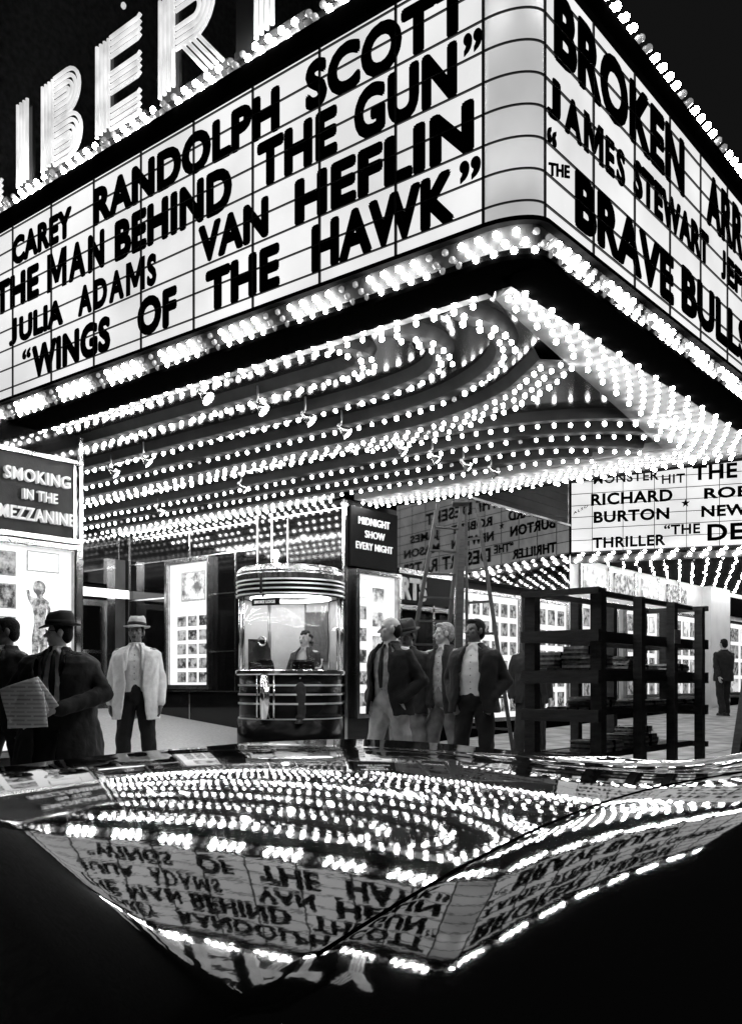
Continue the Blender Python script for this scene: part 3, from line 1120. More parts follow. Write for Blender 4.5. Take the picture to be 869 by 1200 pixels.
for txt, s0, s1, z0, z1, fn in (('“', -8.60, -8.45, 3.23, 3.33, on_left), ('”', -3.33, -3.19, 4.03, 4.17, on_left), ('”', -3.36, -3.2, 3.22, 3.36, on_left),
                                ('“', 5.24, 5.36, 3.41, 3.52, on_right), ('”', 9.25, 9.4, 3.28, 3.41, on_right)):
    mb = MB()
    add_text(mb, txt, s0, s1, z0, z1, fn, .03, .009)
    mb.build('lettering', M['letter'], mq, fix=False)
for txt, s0, s1, z0, z1 in (
        ('BROKEN', 5.33, 7.56, 3.98, 4.47), ('ARROW', 8.08, 9.95, 3.98, 4.47),
        ('JAMES', 5.24, 6.40, 3.58, 3.85), ('STEWART', 6.55, 8.13, 3.61, 3.90), ('JEFF', 8.45, 9.2, 3.63, 3.90), ('CHANDLER', 9.4, 11.1, 3.63, 3.90),
        ('BRAVE', 5.62, 7.33, 3.02, 3.43), ('BULLS', 7.50, 9.22, 3.04, 3.45)):
    mb = MB()
    add_word(mb, txt, s0, s1, z0, z1, on_right, .046, .009)
    mb.build('lettering', M['letter'], mq, fix=False)

mb = MB()
add_text(mb, 'THE', 5.26, 5.54, 3.20, 3.29, on_right, .03, .009, 1.05, CAPH, slope=.35)
mb.build('lettering', M['letter'], mq, fix=False)
# soffit: dark pans with pale ribs that carry the bulbs
mb = MB()
mb.prism([(-8.805, 5.20), (-3.05, 5.20), (-3.05, VB - .05), (-8.805, 10.9)], 2.756, 2.764)
mb.build('soffit_panel', M['pan'], mq)


def chaikin(p, n=3):
    for _ in range(n):
        q = [p[0]]
        for a, c in zip(p[:-1], p[1:]):
            q.append((a[0] * .75 + c[0] * .25, a[1] * .75 + c[1] * .25))
            q.append((a[0] * .25 + c[0] * .75, a[1] * .25 + c[1] * .75))
        q.append(p[-1])
        p = q
    return p


def normals(p):
    out = []
    for i in range(len(p)):
        a, c = p[max(i - 1, 0)], p[min(i + 1, len(p) - 1)]
        d = Vector((c[0] - a[0], c[1] - a[1])).normalized()
        out.append(Vector((-d.y, d.x)))
    return out


def along(p, step, off=0.0, phase=0.0, lo=0.0, hi=1e9):
    nn = normals(p)
    p = [(a[0] + n.x * off, a[1] + n.y * off) for a, n in zip(p, nn)]
    out = []
    L = 0.0
    nxt = phase
    for a, c in zip(p[:-1], p[1:]):
        d = math.hypot(c[0] - a[0], c[1] - a[1])
        while d > 1e-9 and nxt <= L + d:
            t = (nxt - L) / d
            if lo <= nxt <= hi:
                out.append((a[0] + (c[0] - a[0]) * t, a[1] + (c[1] - a[1]) * t))
            nxt += step
        L += d
    return out


bulbs = []
SB = 2.612      # bulb height
RB = 0.0215


brnd = random.Random(12)


def rib(path, w, rows=((0, 0),), step=.165, drop=2.668, m='rib', lens=None, jit=.006):
    mb = MB()
    nn = normals(path)
    for i in range(len(path) - 1):
        a, c = path[i], path[i + 1]
        na, nc = nn[i], nn[i + 1]
        # stepped section: broad foot, narrower face
        vs = []
        for q, n in ((a, na), (c, nc)):
            for off, z in ((-w / 2, drop), (w / 2, drop), (w / 2 + .05, 2.758), (-w / 2 - .05, 2.758)):
                vs.append((q[0] + n.x * off, q[1] + n.y * off, z))
        mb.add(vs, [(0, 1, 5, 4), (1, 2, 6, 5), (3, 0, 4, 7)])
    mb.build('soffit_rib', M[m], mq)
    for k, (off, ph) in enumerate(rows):
        lo, hi = (0, 1e9) if lens is None else lens[k]
        for p in along(path, step, off, ph * step, lo, hi):
            j = jit
            bulbs.append(((p[0] + brnd.uniform(-j, j), p[1] + brnd.uniform(-j, j), drop - .043 + brnd.uniform(-.004, .004)), (0, 0, -1), RB * brnd.uniform(.88, 1.12), brnd.random() > .025))


XL = -14.0
rib([(-9.0, 5.43), (-3.42, 5.43)], .20, ((-.06, .5), (.055, 0)), m='border')
h1 = chaikin([(-4.98, 5.55), (-4.80, 5.80), (-5.05, 6.07), (-5.6, 6.08), (XL, 6.08)])
h2 = chaikin([(-4.42, 5.55), (-4.22, 6.0), (-4.55, 6.55), (-5.3, 6.74), (-6.2, 6.76), (XL, 6.76)])
h3 = chaikin([(-3.82, 5.55), (-3.70, 6.1), (-4.05, 6.75), (-5.0, 7.26), (-6.0, 7.36), (-7.2, 7.33), (XL, 7.30)])
r4 = chaikin([(-3.66, 6.95), (-3.92, 7.18), (-4.45, 7.60), (-5.4, 7.93), (-6.4, 8.0), (-7.6, 7.92), (XL, 7.95)])
for p in (h1, h2, h3):
    rib(p, .13, ((0, 0), (-.09, .5)), lens=[(0, 1e9), (0, 1.0)])
rib(r4, .34, ((0, 0), (-.13, .5), (.13, .5)), step=.165, jit=.015)
r5 = chaikin([(-3.42, 9.7), (-3.75, 9.15), (-4.3, 8.66), (-5.0, 8.36), (-5.9, 8.24), (-6.8, 8.2)])
r6 = chaikin([(-3.72, 10.15), (-4.05, 9.5), (-4.6, 9.10), (-5.4, 8.78), (-6.6, 8.76), (XL, 8.70)])
r7 = chaikin([(-4.35, 10.2), (-4.65, 9.78), (-5.3, 9.33), (-6.2, 9.29), (XL, 9.20)])
r8 = chaikin([(-4.95, 10.2), (-5.3, 9.97), (-5.8, 9.87), (-6.6, 9.84), (XL, 9.66)])
rib(r5, .11)
for p in (r6, r7, r8):
    rib(p, .13, ((0, 0),))
rib([(XL, 10.02), (-8.85, 10.02)], .22, ((-.06, 0), (.06, .5)), m='border')
# flared end border and back border, thick with bulbs
mb = MB(); mb.prism([(-3.42, 5.56), (-3.10, 5.36), (-3.06, 11.3), (-4.12, 11.3), (-4.12, 10.3)], 2.66, 2.757); mb.build('soffit_border', M['border'], mq)
for i in range(31):
    v = 5.5 + i * .185
    ui = -3.40 - .72 * (v - 5.47) / 5.5
    n = 2 + int(((-3.1) - ui) / .25)
    for k in range(n):
        u = -3.15 + (ui + .06 + 3.15) * (k + (.5 if i % 2 else 0)) / n
        if v < 11.1:
            bulbs.append(((u, v, SB), (0, 0, -1), RB, True))
mb = MB(); mb.prism([(-8.75, 10.35), (-4.122, 10.3), (-4.122, 11.28), (-8.75, 10.88)], 2.66, 2.757); mb.build('soffit_border', M['border'], mq)
for i in range(29):
    u = -8.65 + i * .165
    for k in range(4):
        v = 10.42 + k * .16 + (.08 if i % 2 else 0)
        if v < 10.84 + .09 * (u + 8.75):
            bulbs.append(((u, v, SB), (0, 0, -1), RB, True))
    v = 10.98
    if u > -6:
        bulbs.append(((u, v + (.08 if i % 2 else 0), SB), (0, 0, -1), RB, True))
mb = MB(); mb.prism([(UL, 10.88), (-8.75, 10.88), (-4.122, 11.28), (-3.06, 11.3), (-3.06, 11.36), (-8.75, 10.95), (UL, 10.95)], 2.63, 2.9); mb.build('back_fascia', M['enamel'], mq)


# trough bulbs: chasing groups, some of them out
def trough(z_rows, d, step, group, lit, slant, r=.034, top=False):
    for j, z in enumerate(z_rows):
        pl = [(x, y) for x, y in fpath(d + .012 * j * (-1 if top else 1), -9.5, 11.2)]
        for i, p in enumerate(along(pl, step, 0, slant * j * step + .01)):
            on = (i % group) < lit
            a = Vector((p[0] - (PU - RU_), p[1] - (PV + RV_)))
            n = (0, -1, 0) if p[0] < PU - RU_ else ((1, 0, 0) if p[1] > PV + RV_ else (a.normalized().x, a.normalized().y, 0))
            bulbs.append(((p[0], p[1], z - (.11 if top and p[1] > PV + RV_ else 0)), n, r, on))


trough((2.812, 2.742, 2.682), .004, .128, 6, 4, .5, .0235)
trough((4.835, 4.90), .045, .14, 6, 4, .5, .029, True)
place_bulbs(mq, bulbs, 'bulb_field', 100)


# small cone floodlights hanging below the soffit
def floodlight(u, v, label, lit, yaw):
    t = thing('floodlight', label, 'floodlight', (u, v, 2.66), yaw, 'cone floodlights hanging under the marquee')
    t.scale = (.8, .8, .8)
    a = MB(); a.tube([(0, 0, 0.09), (0, 0, -.06), (.03, 0, -.10)], .012, 6); a.ell((.03, 0, -.10), (.028, .028, .028)); a.build('arm', M['socket'], t, local=True)
    s = MB()
    R = Euler((0, math.radians(50), 0)).to_matrix()
    prof = [(.022, 0), (.03, -.05), (.085, -.15), (.082, -.15), (.027, -.05), (.02, -.004)]
    n = 16
    for k in range(n):
        an = 2 * math.pi * k / n
        for r_, z_ in prof:
            p = R @ Vector((r_ * math.cos(an), r_ * math.sin(an), z_))
            s.v.append((.03 + p.x, p.y, -.11 + p.z))
    for k in range(n):
        k2 = (k + 1) % n
        for q in range(5):
            s.face((k * 6 + q, k2 * 6 + q, k2 * 6 + q + 1, k * 6 + q + 1), 0, True)
    s.build('shade', M['chrome_dark'], t, local=True)
    p = R @ Vector((0, 0, -.135))
    c = MB(); c.ell((.03 + p.x, p.y, -.11 + p.z), (.07, .07, .03), R); c.build('lamp', M['flood'] if lit else M['bulb'], t, local=True)
    return t


ordn = ['first', 'second', 'third', 'fourth', 'fifth', 'sixth', 'seventh', 'eighth']
for i, (u, v) in enumerate(((-6.35, 5.43), (-6.22, 5.98), (-6.11, 6.5), (-6.13, 7.05), (-6.14, 8.0), (-6.05, 8.5), (-6.0, 9.05), (-5.93, 9.54))):
    floodlight(u, v, f'black cone floodlight, {ordn[i]} counting back from the front edge of the marquee', False, math.radians(200 + 6 * i))
for i, (u, v) in enumerate(((-9.45, 6.67), (-8.68, 6.56), (-8.91, 8.27), (-11.09, 8.64))):
    floodlight(u, v, ['lit floodlight at the lobby mouth, nearest the SMOKING sign', 'lit floodlight at the lobby mouth, second from the SMOKING sign',
                      'lit floodlight over the lobby, above the ticket booth side', 'lit floodlight deepest inside the lobby ceiling'][i], True, math.radians(230))

# ------------------------------------------------------------------ neon letters on top of the marquee
ns = thing('neon_sign', 'tall neon letters LIBERTY of parallel tubes standing on the marquee edge', 'neon sign', (-6.5, PV + .05, 4.95))
NV = PV - .02
TR = .0188


def neon(letter, u0, u1, z0=4.97, z1=5.80):
    o = MB()
    lines = []
    g = .058
    n = 4
    st = g * (n - 1)

    def stem(u, a=z0, c=z1):
        for k in range(n):
            lines.append([(u + k * g, a + .012 * k), (u + k * g, c)])

    def arm(a, c, z, up=True):
        for k in range(n):
            lines.append([(a, z + k * g), (c - .01, z + k * g), (c + .03, z + k * g + .02)])
    h = z1 - z0
    if letter == 'I':
        stem(u0)
    elif letter == 'L':
        stem(u0); arm(u0 + st + .03, u1, z0)
    elif letter == 'E':
        stem(u0)
        for z in (z0, z0 + h / 2 - st / 2, z1 - st):
            arm(u0 + st + .03, u1, z)
    elif letter == 'T':
        c = (u0 + u1) / 2
        stem(c - st / 2, z0, z1 - st - .03)
        for k in range(n):
            lines.append([(u0, z1 - k * g), (u1, z1 - k * g)])
    elif letter in 'BR':
        stem(u0)
        x0 = u0 + st + .03

        def bowl(za, zb, ext):
            for k in range(n):
                r = (zb - za) / 2 - k * g
                zc = (za + zb) / 2
                xr = ext - (zb - za) / 2
                pts = [(x0, zc + r)]
                pts += [(xr + r * math.sin(t), zc + r * math.cos(t)) for t in [math.pi * q / 10 for q in range(11)]]
                pts.append((x0, zc - r))
                lines.append(pts)
        if letter == 'B':
            bowl(z0 + h / 2 + .005, z1, u1 - .03)
            bowl(z0, z0 + h / 2 - .02, u1)
        else:
            bowl(z0 + h * .40, z1, u1 - .10)
            for k in range(n):
                lines.append([(x0 + .10 + k * g * 1.15, z0 + h * .38), (u1 - st * 1.1 + k * g * 1.15, z0 - .0)])
    elif letter == 'Y':
        c = (u0 + u1) / 2
        stem(c - st / 2, z0, z0 + h * .42)
        for k in range(n):
            lines.append([(c - st / 2 + k * g, z0 + h * .45), (u0 + k * g, z1)])
            lines.append([(c - st / 2 + k * g, z0 + h * .45), (u1 - st + k * g, z1)])
    for ln in lines:
        o.tube([(u, NV, z) for u, z in ln], TR, 6)
    ob = o.build('neon_letter', M['neon'], ns)
    bk = MB()
    bk.box((u0 - .03, NV + .05, z0 - .02), (u1 + .03, NV + .09, z0 + .04))
    bk.box((u0 - .01, NV + .05, z0 + .04), (u0 + st + .01, NV + .08, z1 - .05))
    c = bk.build('letter_bracket', M['neon_back'], None, origin=(0, 0, 0))
    c.parent = ob
    c.location = (-ns.location.x, -ns.location.y, -(ns.location.z - H))


neon('L', -9.55, -8.99)
neon('I', -8.66, -8.44)
neon('B', -8.21, -7.56)
neon('E', -7.31, -6.70)
neon('R', -6.40, -5.62)
neon('T', -5.50, -4.78)
neon('Y', -4.55, -3.80)
b = MB(); b.box((-9.6, PV + .08, 4.85), (-3.6, PV + .14, 4.97)); b.build('mounting_rail', M['neon_back'], ns)
for k in range(6):
    b = MB()
    b.ell((-7.05 + .13 * (k % 2), NV + .1, 6.12 + .11 * (k // 2) + .03 * (k % 2)), (.025, .025, .03), nu=8, nv=6)
    b.build('flasher_bulb', M['neon'], ns)

# ------------------------------------------------------------------ ticket booth
BC = (-9.02, 9.30)
BG = gz(-9.1, 9.2)
FWD = Vector((ST, -CT)); RGT = Vector((CT, ST))      # towards the street corner / to the right of it


def around(phi, r, z):
    a = math.radians(phi)
    p = FWD * (math.cos(a) * r) + RGT * (math.sin(a) * r)
    return (BC[0] + p.x, BC[1] + p.y, z)


FANG = math.degrees(math.atan2(FWD.y, FWD.x))
bt = thing('ticket_booth', 'round chrome and black glass ticket booth with a lit window', 'ticket booth', (BC[0], BC[1], BG))
C0 = (BC[0], BC[1], 0)


def ringpart(name, prof, m, n=64, sm=True, **k):
    q = MB(); q.lathe(prof + prof[:1], C0, n, 0, sm=sm, **k)
    o = q.build(name, M[m], bt)
    return o


M['bright_band'] = mat('satin_band', 0.75, 0.42, 1.0)
M['booth_black'] = mat('booth_black_glass', 0.003, 0.22, spec=0.06)
ringpart('plinth', [(.60, BG - .1), (.735, BG - .1), (.735, -.49), (.60, -.49)], 'booth_black')
ringpart('body', [(.60, -.488), (.705, -.488), (.705, .10), (.60, .10)], 'booth_black')
for z in (-.485, -.28, -.157, -.034):
    ringpart('chrome_band', [(.706, z - .012), (.720, z - .012), (.720, z + .012), (.706, z + .012)], 'bright_band', 64, False)
ringpart('counter', [(.02, .102), (.745, .102), (.755, .118), (.755, .160), (.745, .172), (.02, .172)], 'chrome', 64, False)
ringpart('head_band', [(.66, 1.16), (.735, 1.16), (.735, 1.375), (.66, 1.375)], 'booth_black')
for z in (1.18, 1.245, 1.31, 1.365):
    ringpart('head_stripe', [(.736, z - .010), (.750, z - .010), (.750, z + .010), (.736, z + .010)], 'bright_band', 64, False)
ringpart('crown', [(.60, 1.377), (.725, 1.377), (.735, 1.45), (.715, 1.53), (.66, 1.57), (.55, 1.585), (.05, 1.60), (.05, 1.40)], 'chrome_dark', 120, False, flute=0.018, nf=60)
ringpart('crown_rail', [(.70, 1.47), (.742, 1.47), (.742, 1.49), (.70, 1.49)], 'chrome', 64, False)
ringpart('booth_ceiling', [(.05, 1.17), (.655, 1.17), (.655, 1.185), (.05, 1.185)], 'white_wall')
ringpart('booth_floor', [(.02, BG + .12), (.598, BG + .12), (.598, BG + .15), (.02, BG + .15)], 'darkwall')
q = MB(); q.lathe([(.40, 1.150), (.56, 1.150), (.56, 1.168), (.40, 1.168), (.40, 1.150)], C0, 24); q.build('ceiling_lamp', mat('booth_lamp', .8, .5, emit=7.5), bt)
a0 = math.radians(FANG + 95); a1 = math.radians(FANG + 265)
q = MB(); q.lathe([(.66, .174), (.69, .174), (.69, 1.158), (.66, 1.158), (.66, .174)], C0, 40, a0=a0, a1=a1); q.build('back_panel', mat('booth_lining', .33, .6, var=.08), bt)
q = MB(); q.lathe([(.695, .173), (.699, .173), (.699, 1.159), (.695, 1.159), (.695, .173)], C0, 48, a0=math.radians(FANG - 94), a1=math.radians(FANG + 94)); q.build('window_glass', M['glass'], bt)
for ph, w_ in ((-92, .05), (-58, .016), (70, .03), (92, .06)):
    q = MB(); q.tube([around(ph, .70, .173), around(ph, .70, 1.159)], w_ / 2, 10); q.build('mullion', M['chrome'], bt)
q = MB()                                             # dark inner door behind the cashier
q.lathe([(.63, .30), (.655, .30), (.655, 1.02), (.63, 1.02), (.63, .30)], C0, 12, a0=math.radians(FANG + 128), a1=math.radians(FANG + 166))
q.build('inner_door', M['darkwall'], bt)
q = MB()
for ph in (-146, -148.5, -194, -232):
    q.tube([around(ph, .652, .174), around(ph, .652, 1.155)], .008, 6)
q.build('panel_joint', M['chrome_dark'], bt)
for ph in (-33, -13):
    q = MB(); q.tube([around(ph, .715, -.48), around(ph, .715, .10)], .014, 8); q.build('pilaster_edge', M['chrome'], bt)
q = MB(); q.tube([around(-23, .705, -.48), around(-23, .705, .10)], .075, 16); q.build('pilaster', M['chrome'], bt)
q = MB()
for z0, z1, r in ((1.12, 1.16, .75), (1.16, 1.44, .80), (1.44, 1.50, .76)):
    q.add([around(-25.5, .72, z0), around(-22.5, .72, z0), around(-22.5, r, z0 + .01), around(-25.5, r, z0 + .01),
           around(-25.5, .72, z1), around(-22.5, .72, z1), around(-22.5, r, z1 - .01), around(-25.5, r, z1 - .01)],
          [(0, 3, 2, 1), (4, 5, 6, 7), (0, 1, 5, 4), (1, 2, 6, 5), (2, 3, 7, 6), (3, 0, 4, 7)])
q.build('fin', M['chrome'], bt)
q = MB()
R = .70


def on_glass(s, z, d):
    return around(s / R * 57.3, R + .004 + d, z)


q.add([on_glass(-.50 + .42 * k / 8, z, d) for d in (0, .012) for z in (1.02, 1.115) for k in range(9)],
      [(k, k + 1, k + 10, k + 9) for k in range(8)] + [(18 + k, 18 + k + 9, 18 + k + 10, 18 + k + 1) for k in range(8)])
o = q.build('window_sign', M['sign_black'], bt)
q = MB(); add_text(q, 'SMOKE LOGE', -.45, -.14, 1.045, 1.088, on_glass, .02, .018, 1.1, CAPH); q.build('lettering', M['sign_white'], bt, fix=False)
q = MB()
pts = [on_glass(-.33 + .055 * math.cos(a), .545 + .055 * math.sin(a), .006) for a in [i * math.pi / 10 for i in range(21)]]
q.tube(pts, .012, 6); q.build('speaking_ring', M['chrome'], bt)
q = MB(); q.lathe([(.0, .0), (.012, .0), (.012, .06), (0, .06)], around(-36, .10, 1.585), 10); q.build('beacon_socket', M['socket'], bt)
q = MB(); q.ell(around(-14, .60, 1.70), (.045, .045, .06)); q.tube([around(-14, .60, 1.585), around(-14, .60, 1.66)], .02, 8); q.build('crown_bulb', M['flood'], bt)

tm = thing('ticket_machine', 'low dark ticket machine on the booth counter before the cashier', 'ticket machine', around(22, .5, .172))
q = MB()
p0, p1 = Vector(around(12, .56, .173)), Vector(around(38, .50, .173))
q.bar(p0 + Vector((0, 0, .05)), p1 + Vector((0, 0, .05)), .16, .10); q.build('case', M['enamel'], tm)
q = MB(); q.bar(p0 + Vector((0, 0, .115)), p1 + Vector((0, 0, .115)), .10, .03); q.build('ticket_slot', M['chrome_dark'], tm)
cr = thing('cash_register', 'tall black cash register at the left of the booth window', 'cash register', around(-50, .5, .172))
q = MB()
a_, b_ = Vector(around(-66, .52, .173)), Vector(around(-34, .52, .173))
dv_ = (b_ - a_).normalized(); nv_ = Vector((dv_.y, -dv_.x, 0))
prof = [(0, 0), (.36, 0), (.33, .10), (.27, .14), (.26, .26), (.20, .34), (.16, .41), (0, .42)]
vs = [a_ + dv_ * (x * .95) + nv_ * t + Vector((0, 0, z)) for t in (-.10, .10) for x, z in prof]
n = len(prof)
q.add(vs, [tuple(range(n)), tuple(range(n, 2 * n))] + [(i, (i + 1) % n, n + (i + 1) % n, n + i) for i in range(n)])
q.build('case', M['enamel'], cr)
q = MB(); q.bar(a_ + dv_ * .12 + nv_ * .105 + Vector((0, 0, .02)), a_ + dv_ * .12 + nv_ * .105 + Vector((0, 0, .38)), .012, .008); q.build('side_trim', M['chrome'], cr)
q = MB()
p = Vector(around(42, .55, .19))
q.add([p + Vector(x) for x in ((-.10, -.06, 0), (.08, .02, 0), (.03, .12, .13), (-.13, .05, .13), (-.10, -.06, .004), (.08, .02, .004), (.03, .12, .134), (-.13, .05, .134))],
      [(0, 3, 2, 1), (4, 5, 6, 7), (0, 1, 5, 4), (1, 2, 6, 5), (2, 3, 7, 6), (3, 0, 4, 7)])
tag(q.build('paper_sheet', M['shirt'], origin=tuple(p)), 'white sheet of paper propped beside the cashier in the booth', 'paper')
st = thing('booth_stool', 'stool under the cashier inside the booth', 'stool', around(36, .36, BG + .15))
q = MB(); q.lathe([(.02, .58), (.17, .58), (.17, .64), (.02, .64), (.02, .58)], (0, 0, 0), 20); q.build('seat', M['enamel'], st, local=True)
q = MB(); q.tube([(0, 0, 0), (0, 0, .58)], .025, 8); q.lathe([(.02, 0), (.18, 0), (.02, .03), (.02, 0)], (0, 0, 0), 16); q.build('pedestal', M['chrome_dark'], st, local=True)

# ------------------------------------------------------------------ people


def facing(deg):
    """0 faces the lens, 90 faces picture right, -90 picture left"""
    a = math.radians(deg)
    d = Vector((ST, -CT)) * math.cos(a) + Vector((CT, ST)) * math.sin(a)
    return math.atan2(-d.x, d.y)


def hand(mb, wrist, d, side, palm, curl=0.35):
    """palm with four fingers and a thumb; d points along the hand, palm is the palm normal"""
    w_ = Vector(wrist); d = Vector(d).normalized(); n = Vector(palm).normalized()
    n = (n - d * n.dot(d)).normalized()
    s = d.cross(n).normalized() * side
    mb.cap(w_, w_ + d * .03, .026, .03, 10)
    for k in range(4):
        mb.cap(w_ + d * .03 + s * (.010 * (k - 1.5)), w_ + d * .085 + s * (.0195 * (k - 1.5)), .018, .0125, 8)
    for k, L in enumerate((.066, .078, .073, .056)):
        base = w_ + d * .088 + s * (.0205 * (k - 1.5))
        d1 = (d + n * curl * .5).normalized()
        d2 = (d + n * curl * 1.5).normalized()
        d3 = (d + n * curl * 2.6).normalized()
        m1 = base + d1 * L * .45; m2 = m1 + d2 * L * .32
        mb.cap(base, m1, .0098, .0092, 8); mb.cap(m1, m2, .0092, .0085, 8); mb.cap(m2, m2 + d3 * L * .25, .0085, .0075, 8)
    tb = w_ + d * .03 - s * .026
    td = (d * .75 - s * .62 + n * .35).normalized()
    t1 = tb + td * .042
    mb.cap(tb, t1, .0145, .011, 8); mb.cap(t1, t1 + (td + n * .5 + d * .3).normalized() * .032, .011, .0085, 8)


def person(label, u, v, face, h=1.74, skin='skin', hair='hair_dark', bald=False, curly=False, hat=None, jacket='suit_dark', open_=.35, hem=.80, coat_w=1.0,
           shirt='shirt', tie=None, trousers='suit_black', arms=('hang', 'hang'), head_yaw=0, head_pitch=0, stride=0.0, lean=0.0, base=None, dz=0.0, female=False,
           glasses=False, voxel=.0075, group=None, lapel=True, band='felt_dark'):
    g = gz(u, v) if base is None else base
    t = thing('person', label, 'person', (u, v, g), facing(face), group)
    k = h / 1.76
    A = Matrix.Rotation(math.radians(lean), 3, 'X')

    def up(p):
        """upper body: leaned about the hips, dropped by dz when seated"""
        p = Vector(p)
        q_ = A @ (p - Vector((0, 0, .95))) + Vector((0, 0, .95 + dz))
        return q_ * k

    HR = Euler((math.radians(head_pitch), 0, math.radians(head_yaw))).to_matrix()
    NK = Vector((0, 0.0, 1.53))

    def hd(p):
        return up(NK + HR @ (Vector(p) - NK))
    RH = A @ HR
    # arms
    J = {}
    for s, a in ((-1, arms[0]), (1, arms[1])):
        sh = (s * .185, -.005, 1.425)
        if a == 'hang':
            J[s] = (sh, (s * .255, -.03, 1.13), (s * .262, .05, .885), (0, .12, -1), (-s, .1, 0), .45)
        elif a == 'swing':
            J[s] = (sh, (s * .24, .06 * s, 1.14), (s * .24, .20 * s, .91), (0, .3 * s, -1), (-s, 0, 0), .5)
        elif a == 'pocket':
            J[s] = (sh, (s * .295, -.11, 1.15), (s * .20, .085, .975), (-s * .3, .12, -1), (-s * .4, -1, 0), .3)
        elif a == 'hold':
            J[s] = (sh, (s * .27 * coat_w, .02, 1.14), (s * .15, .27 * coat_w, 1.06 + .05 * s), (-s * 1, .10, .15), (-s * .1, -1, .1), .7)
        elif a == 'counter':
            J[s] = (sh, (s * .25, .02, 1.16), (s * .12, .26, 1.10), (-s * .3, 1, -.1), (0, 0, -1), .3)
    if dz or female:
        legs = {s: ((s * .088, 0, .92 + dz), (s * .10, .40, .93 + dz), (s * .10, .36, .50 + dz)) for s in (-1, 1)} if dz else {s: ((s * .085, 0, .92), (s * .09, .01, .5), (s * .085, -.02, .09)) for s in (-1, 1)}
    else:
        legs = {}
        for s in (-1, 1):
            f = stride * s
            legs[s] = ((s * .092, 0, .92), (s * .132, .02 + f * .55, .50), (s * .150, -.02 + f * (1.0 if f > 0 else 1.25), .09 + (abs(f) * .12 if f < 0 else 0)))
    sw = .92 if female else 1.0
    # one continuous body
    B = MB()
    B.ell(up((0, 0, .96)), Vector((.155, .105, .13)) * k)
    B.ell(up((0, .01, 1.10)), Vector((.135, .095, .16)) * k)
    B.ell(up((0, 0, 1.29)), Vector((.158 * sw, .11, .18)) * k)
    B.cap(up((-.14 * sw, -.005, 1.425)), up((.14 * sw, -.005, 1.425)), .058 * k, .058 * k)
    B.cap(up((0, -.012, 1.42)), hd((0, -.005, 1.58)), .06 * k * sw, .053 * k * sw)
    # head
    B.ell(hd((0, -.008, 1.668)), Vector((.074, .094, .092)) * k, RH)
    B.ell(hd((0, .028, 1.605)), Vector((.060, .066, .075)) * k, RH)
    B.ell(hd((0, .062, 1.552)), Vector((.030, .026, .024)) * k, RH)                # chin
    B.cap(hd((0, .084, 1.655)), hd((0, .112, 1.618)), .010 * k, .0145 * k, 8)      # nose
    B.cap(hd((-.036, .074, 1.672)), hd((.036, .074, 1.672)), .014 * k, .014 * k, 8)   # brow
    for s in (-1, 1):
        B.ell(hd((s * .043, .062, 1.63)), Vector((.022, .02, .02)) * k, RH)        # cheek
        B.ell(hd((s * .077, -.008, 1.642)), Vector((.012, .022, .034)) * k, RH)    # ear
        B.ell(hd((s * .03, .083, 1.655)), Vector((.012, .008, .008)) * k, RH)
    B.cap(hd((-.018, .088, 1.588)), hd((.018, .088, 1.588)), .0085 * k, .0085 * k, 8)
    B.cap(hd((-.014, .086, 1.576)), hd((.014, .086, 1.576)), .009 * k, .009 * k, 8)
    for s in (-1, 1):
        sh, el, wr, hdr, pl, curl = J[s]
        sh, el, wr = up((sh[0] * sw, sh[1], sh[2])), up(el), up(wr)
        B.cap(sh, el, .052 * k * sw, .040 * k * sw)
        B.cap(el, wr, .040 * k * sw, .026 * k)
        hand(B, wr, A @ Vector(hdr), s, A @ Vector(pl), curl)
        a, c, d = [Vector(q_) * k for q_ in legs[s]]
        B.cap(a, c, .082 * k, .055 * k)
        B.cap(c, d, .055 * k, .036 * k)
        B.cap(d + Vector((0, -.03, -.04)) * k, d + Vector((s * .02, .13, -.055)) * k, .034 * k, .028 * k)
    inv = []
    for s in (-1, 1):
        inv.append((hd((s * .031, .090, 1.656)), .0095 * k, 1))
        inv.append((hd((s * .038, .088, 1.681)), .0085 * k, 1))
        inv.append((hd((s * .026, .092, 1.683)), .0085 * k, 1))
    inv.append((hd((-.010, .094, 1.583)), .013 * k, 2)); inv.append((hd((.010, .094, 1.583)), .013 * k, 2))

    def paint(c):
        for p, r, m in inv:
            if (c - p).length < r:
                return m
        return 0
    remesh(B, 'body', [M[skin], M['feature'], M['lip'] if skin == 'skin' else M['feature']], t, voxel=.0058, smooth=2, factor=.4, paint=paint)

    # hair
    if hair:
        Hh = MB()
        if curly:
            rnd = random.Random(3)
            for i in range(46):
                th = rnd.uniform(0, 2 * math.pi); ph = rnd.uniform(-.35, 1.5)
                x, y, z = math.cos(ph) * math.cos(th), math.cos(ph) * math.sin(th), math.sin(ph)
                if y > .35 and z < .55:
                    continue
                Hh.ell(hd((x * .085, -.012 + y * .10, 1.655 + z * .10 - (.06 if y < .2 and z < .2 else 0))), Vector((.028, .028, .026)) * k, RH, 8, 6)
        else:
            for q_ in ((0, -.020, 1.685, .079, .095, .088), (0, -.055, 1.635, .072, .058, .08)):
                if bald and q_[2] > 1.66:
                    q_ = (0, -.056, 1.632, .0745, .050, .050)
                Hh.ell(hd(q_[:3]), Vector(q_[3:]) * k, RH)
            for s in (-1, 1):
                Hh.ell(hd((s * .069, -.016 if bald else .010, 1.655 if bald else 1.668)), Vector((.011, .028 if bald else .022, .024 if bald else .035)) * k, RH)
            if not bald and not hat:
                Hh.ell(hd((.012, .045, 1.735)), Vector((.06, .045, .028)) * k, RH)
        remesh(Hh, 'hair', [M[hair]], t, voxel=.008, smooth=1)
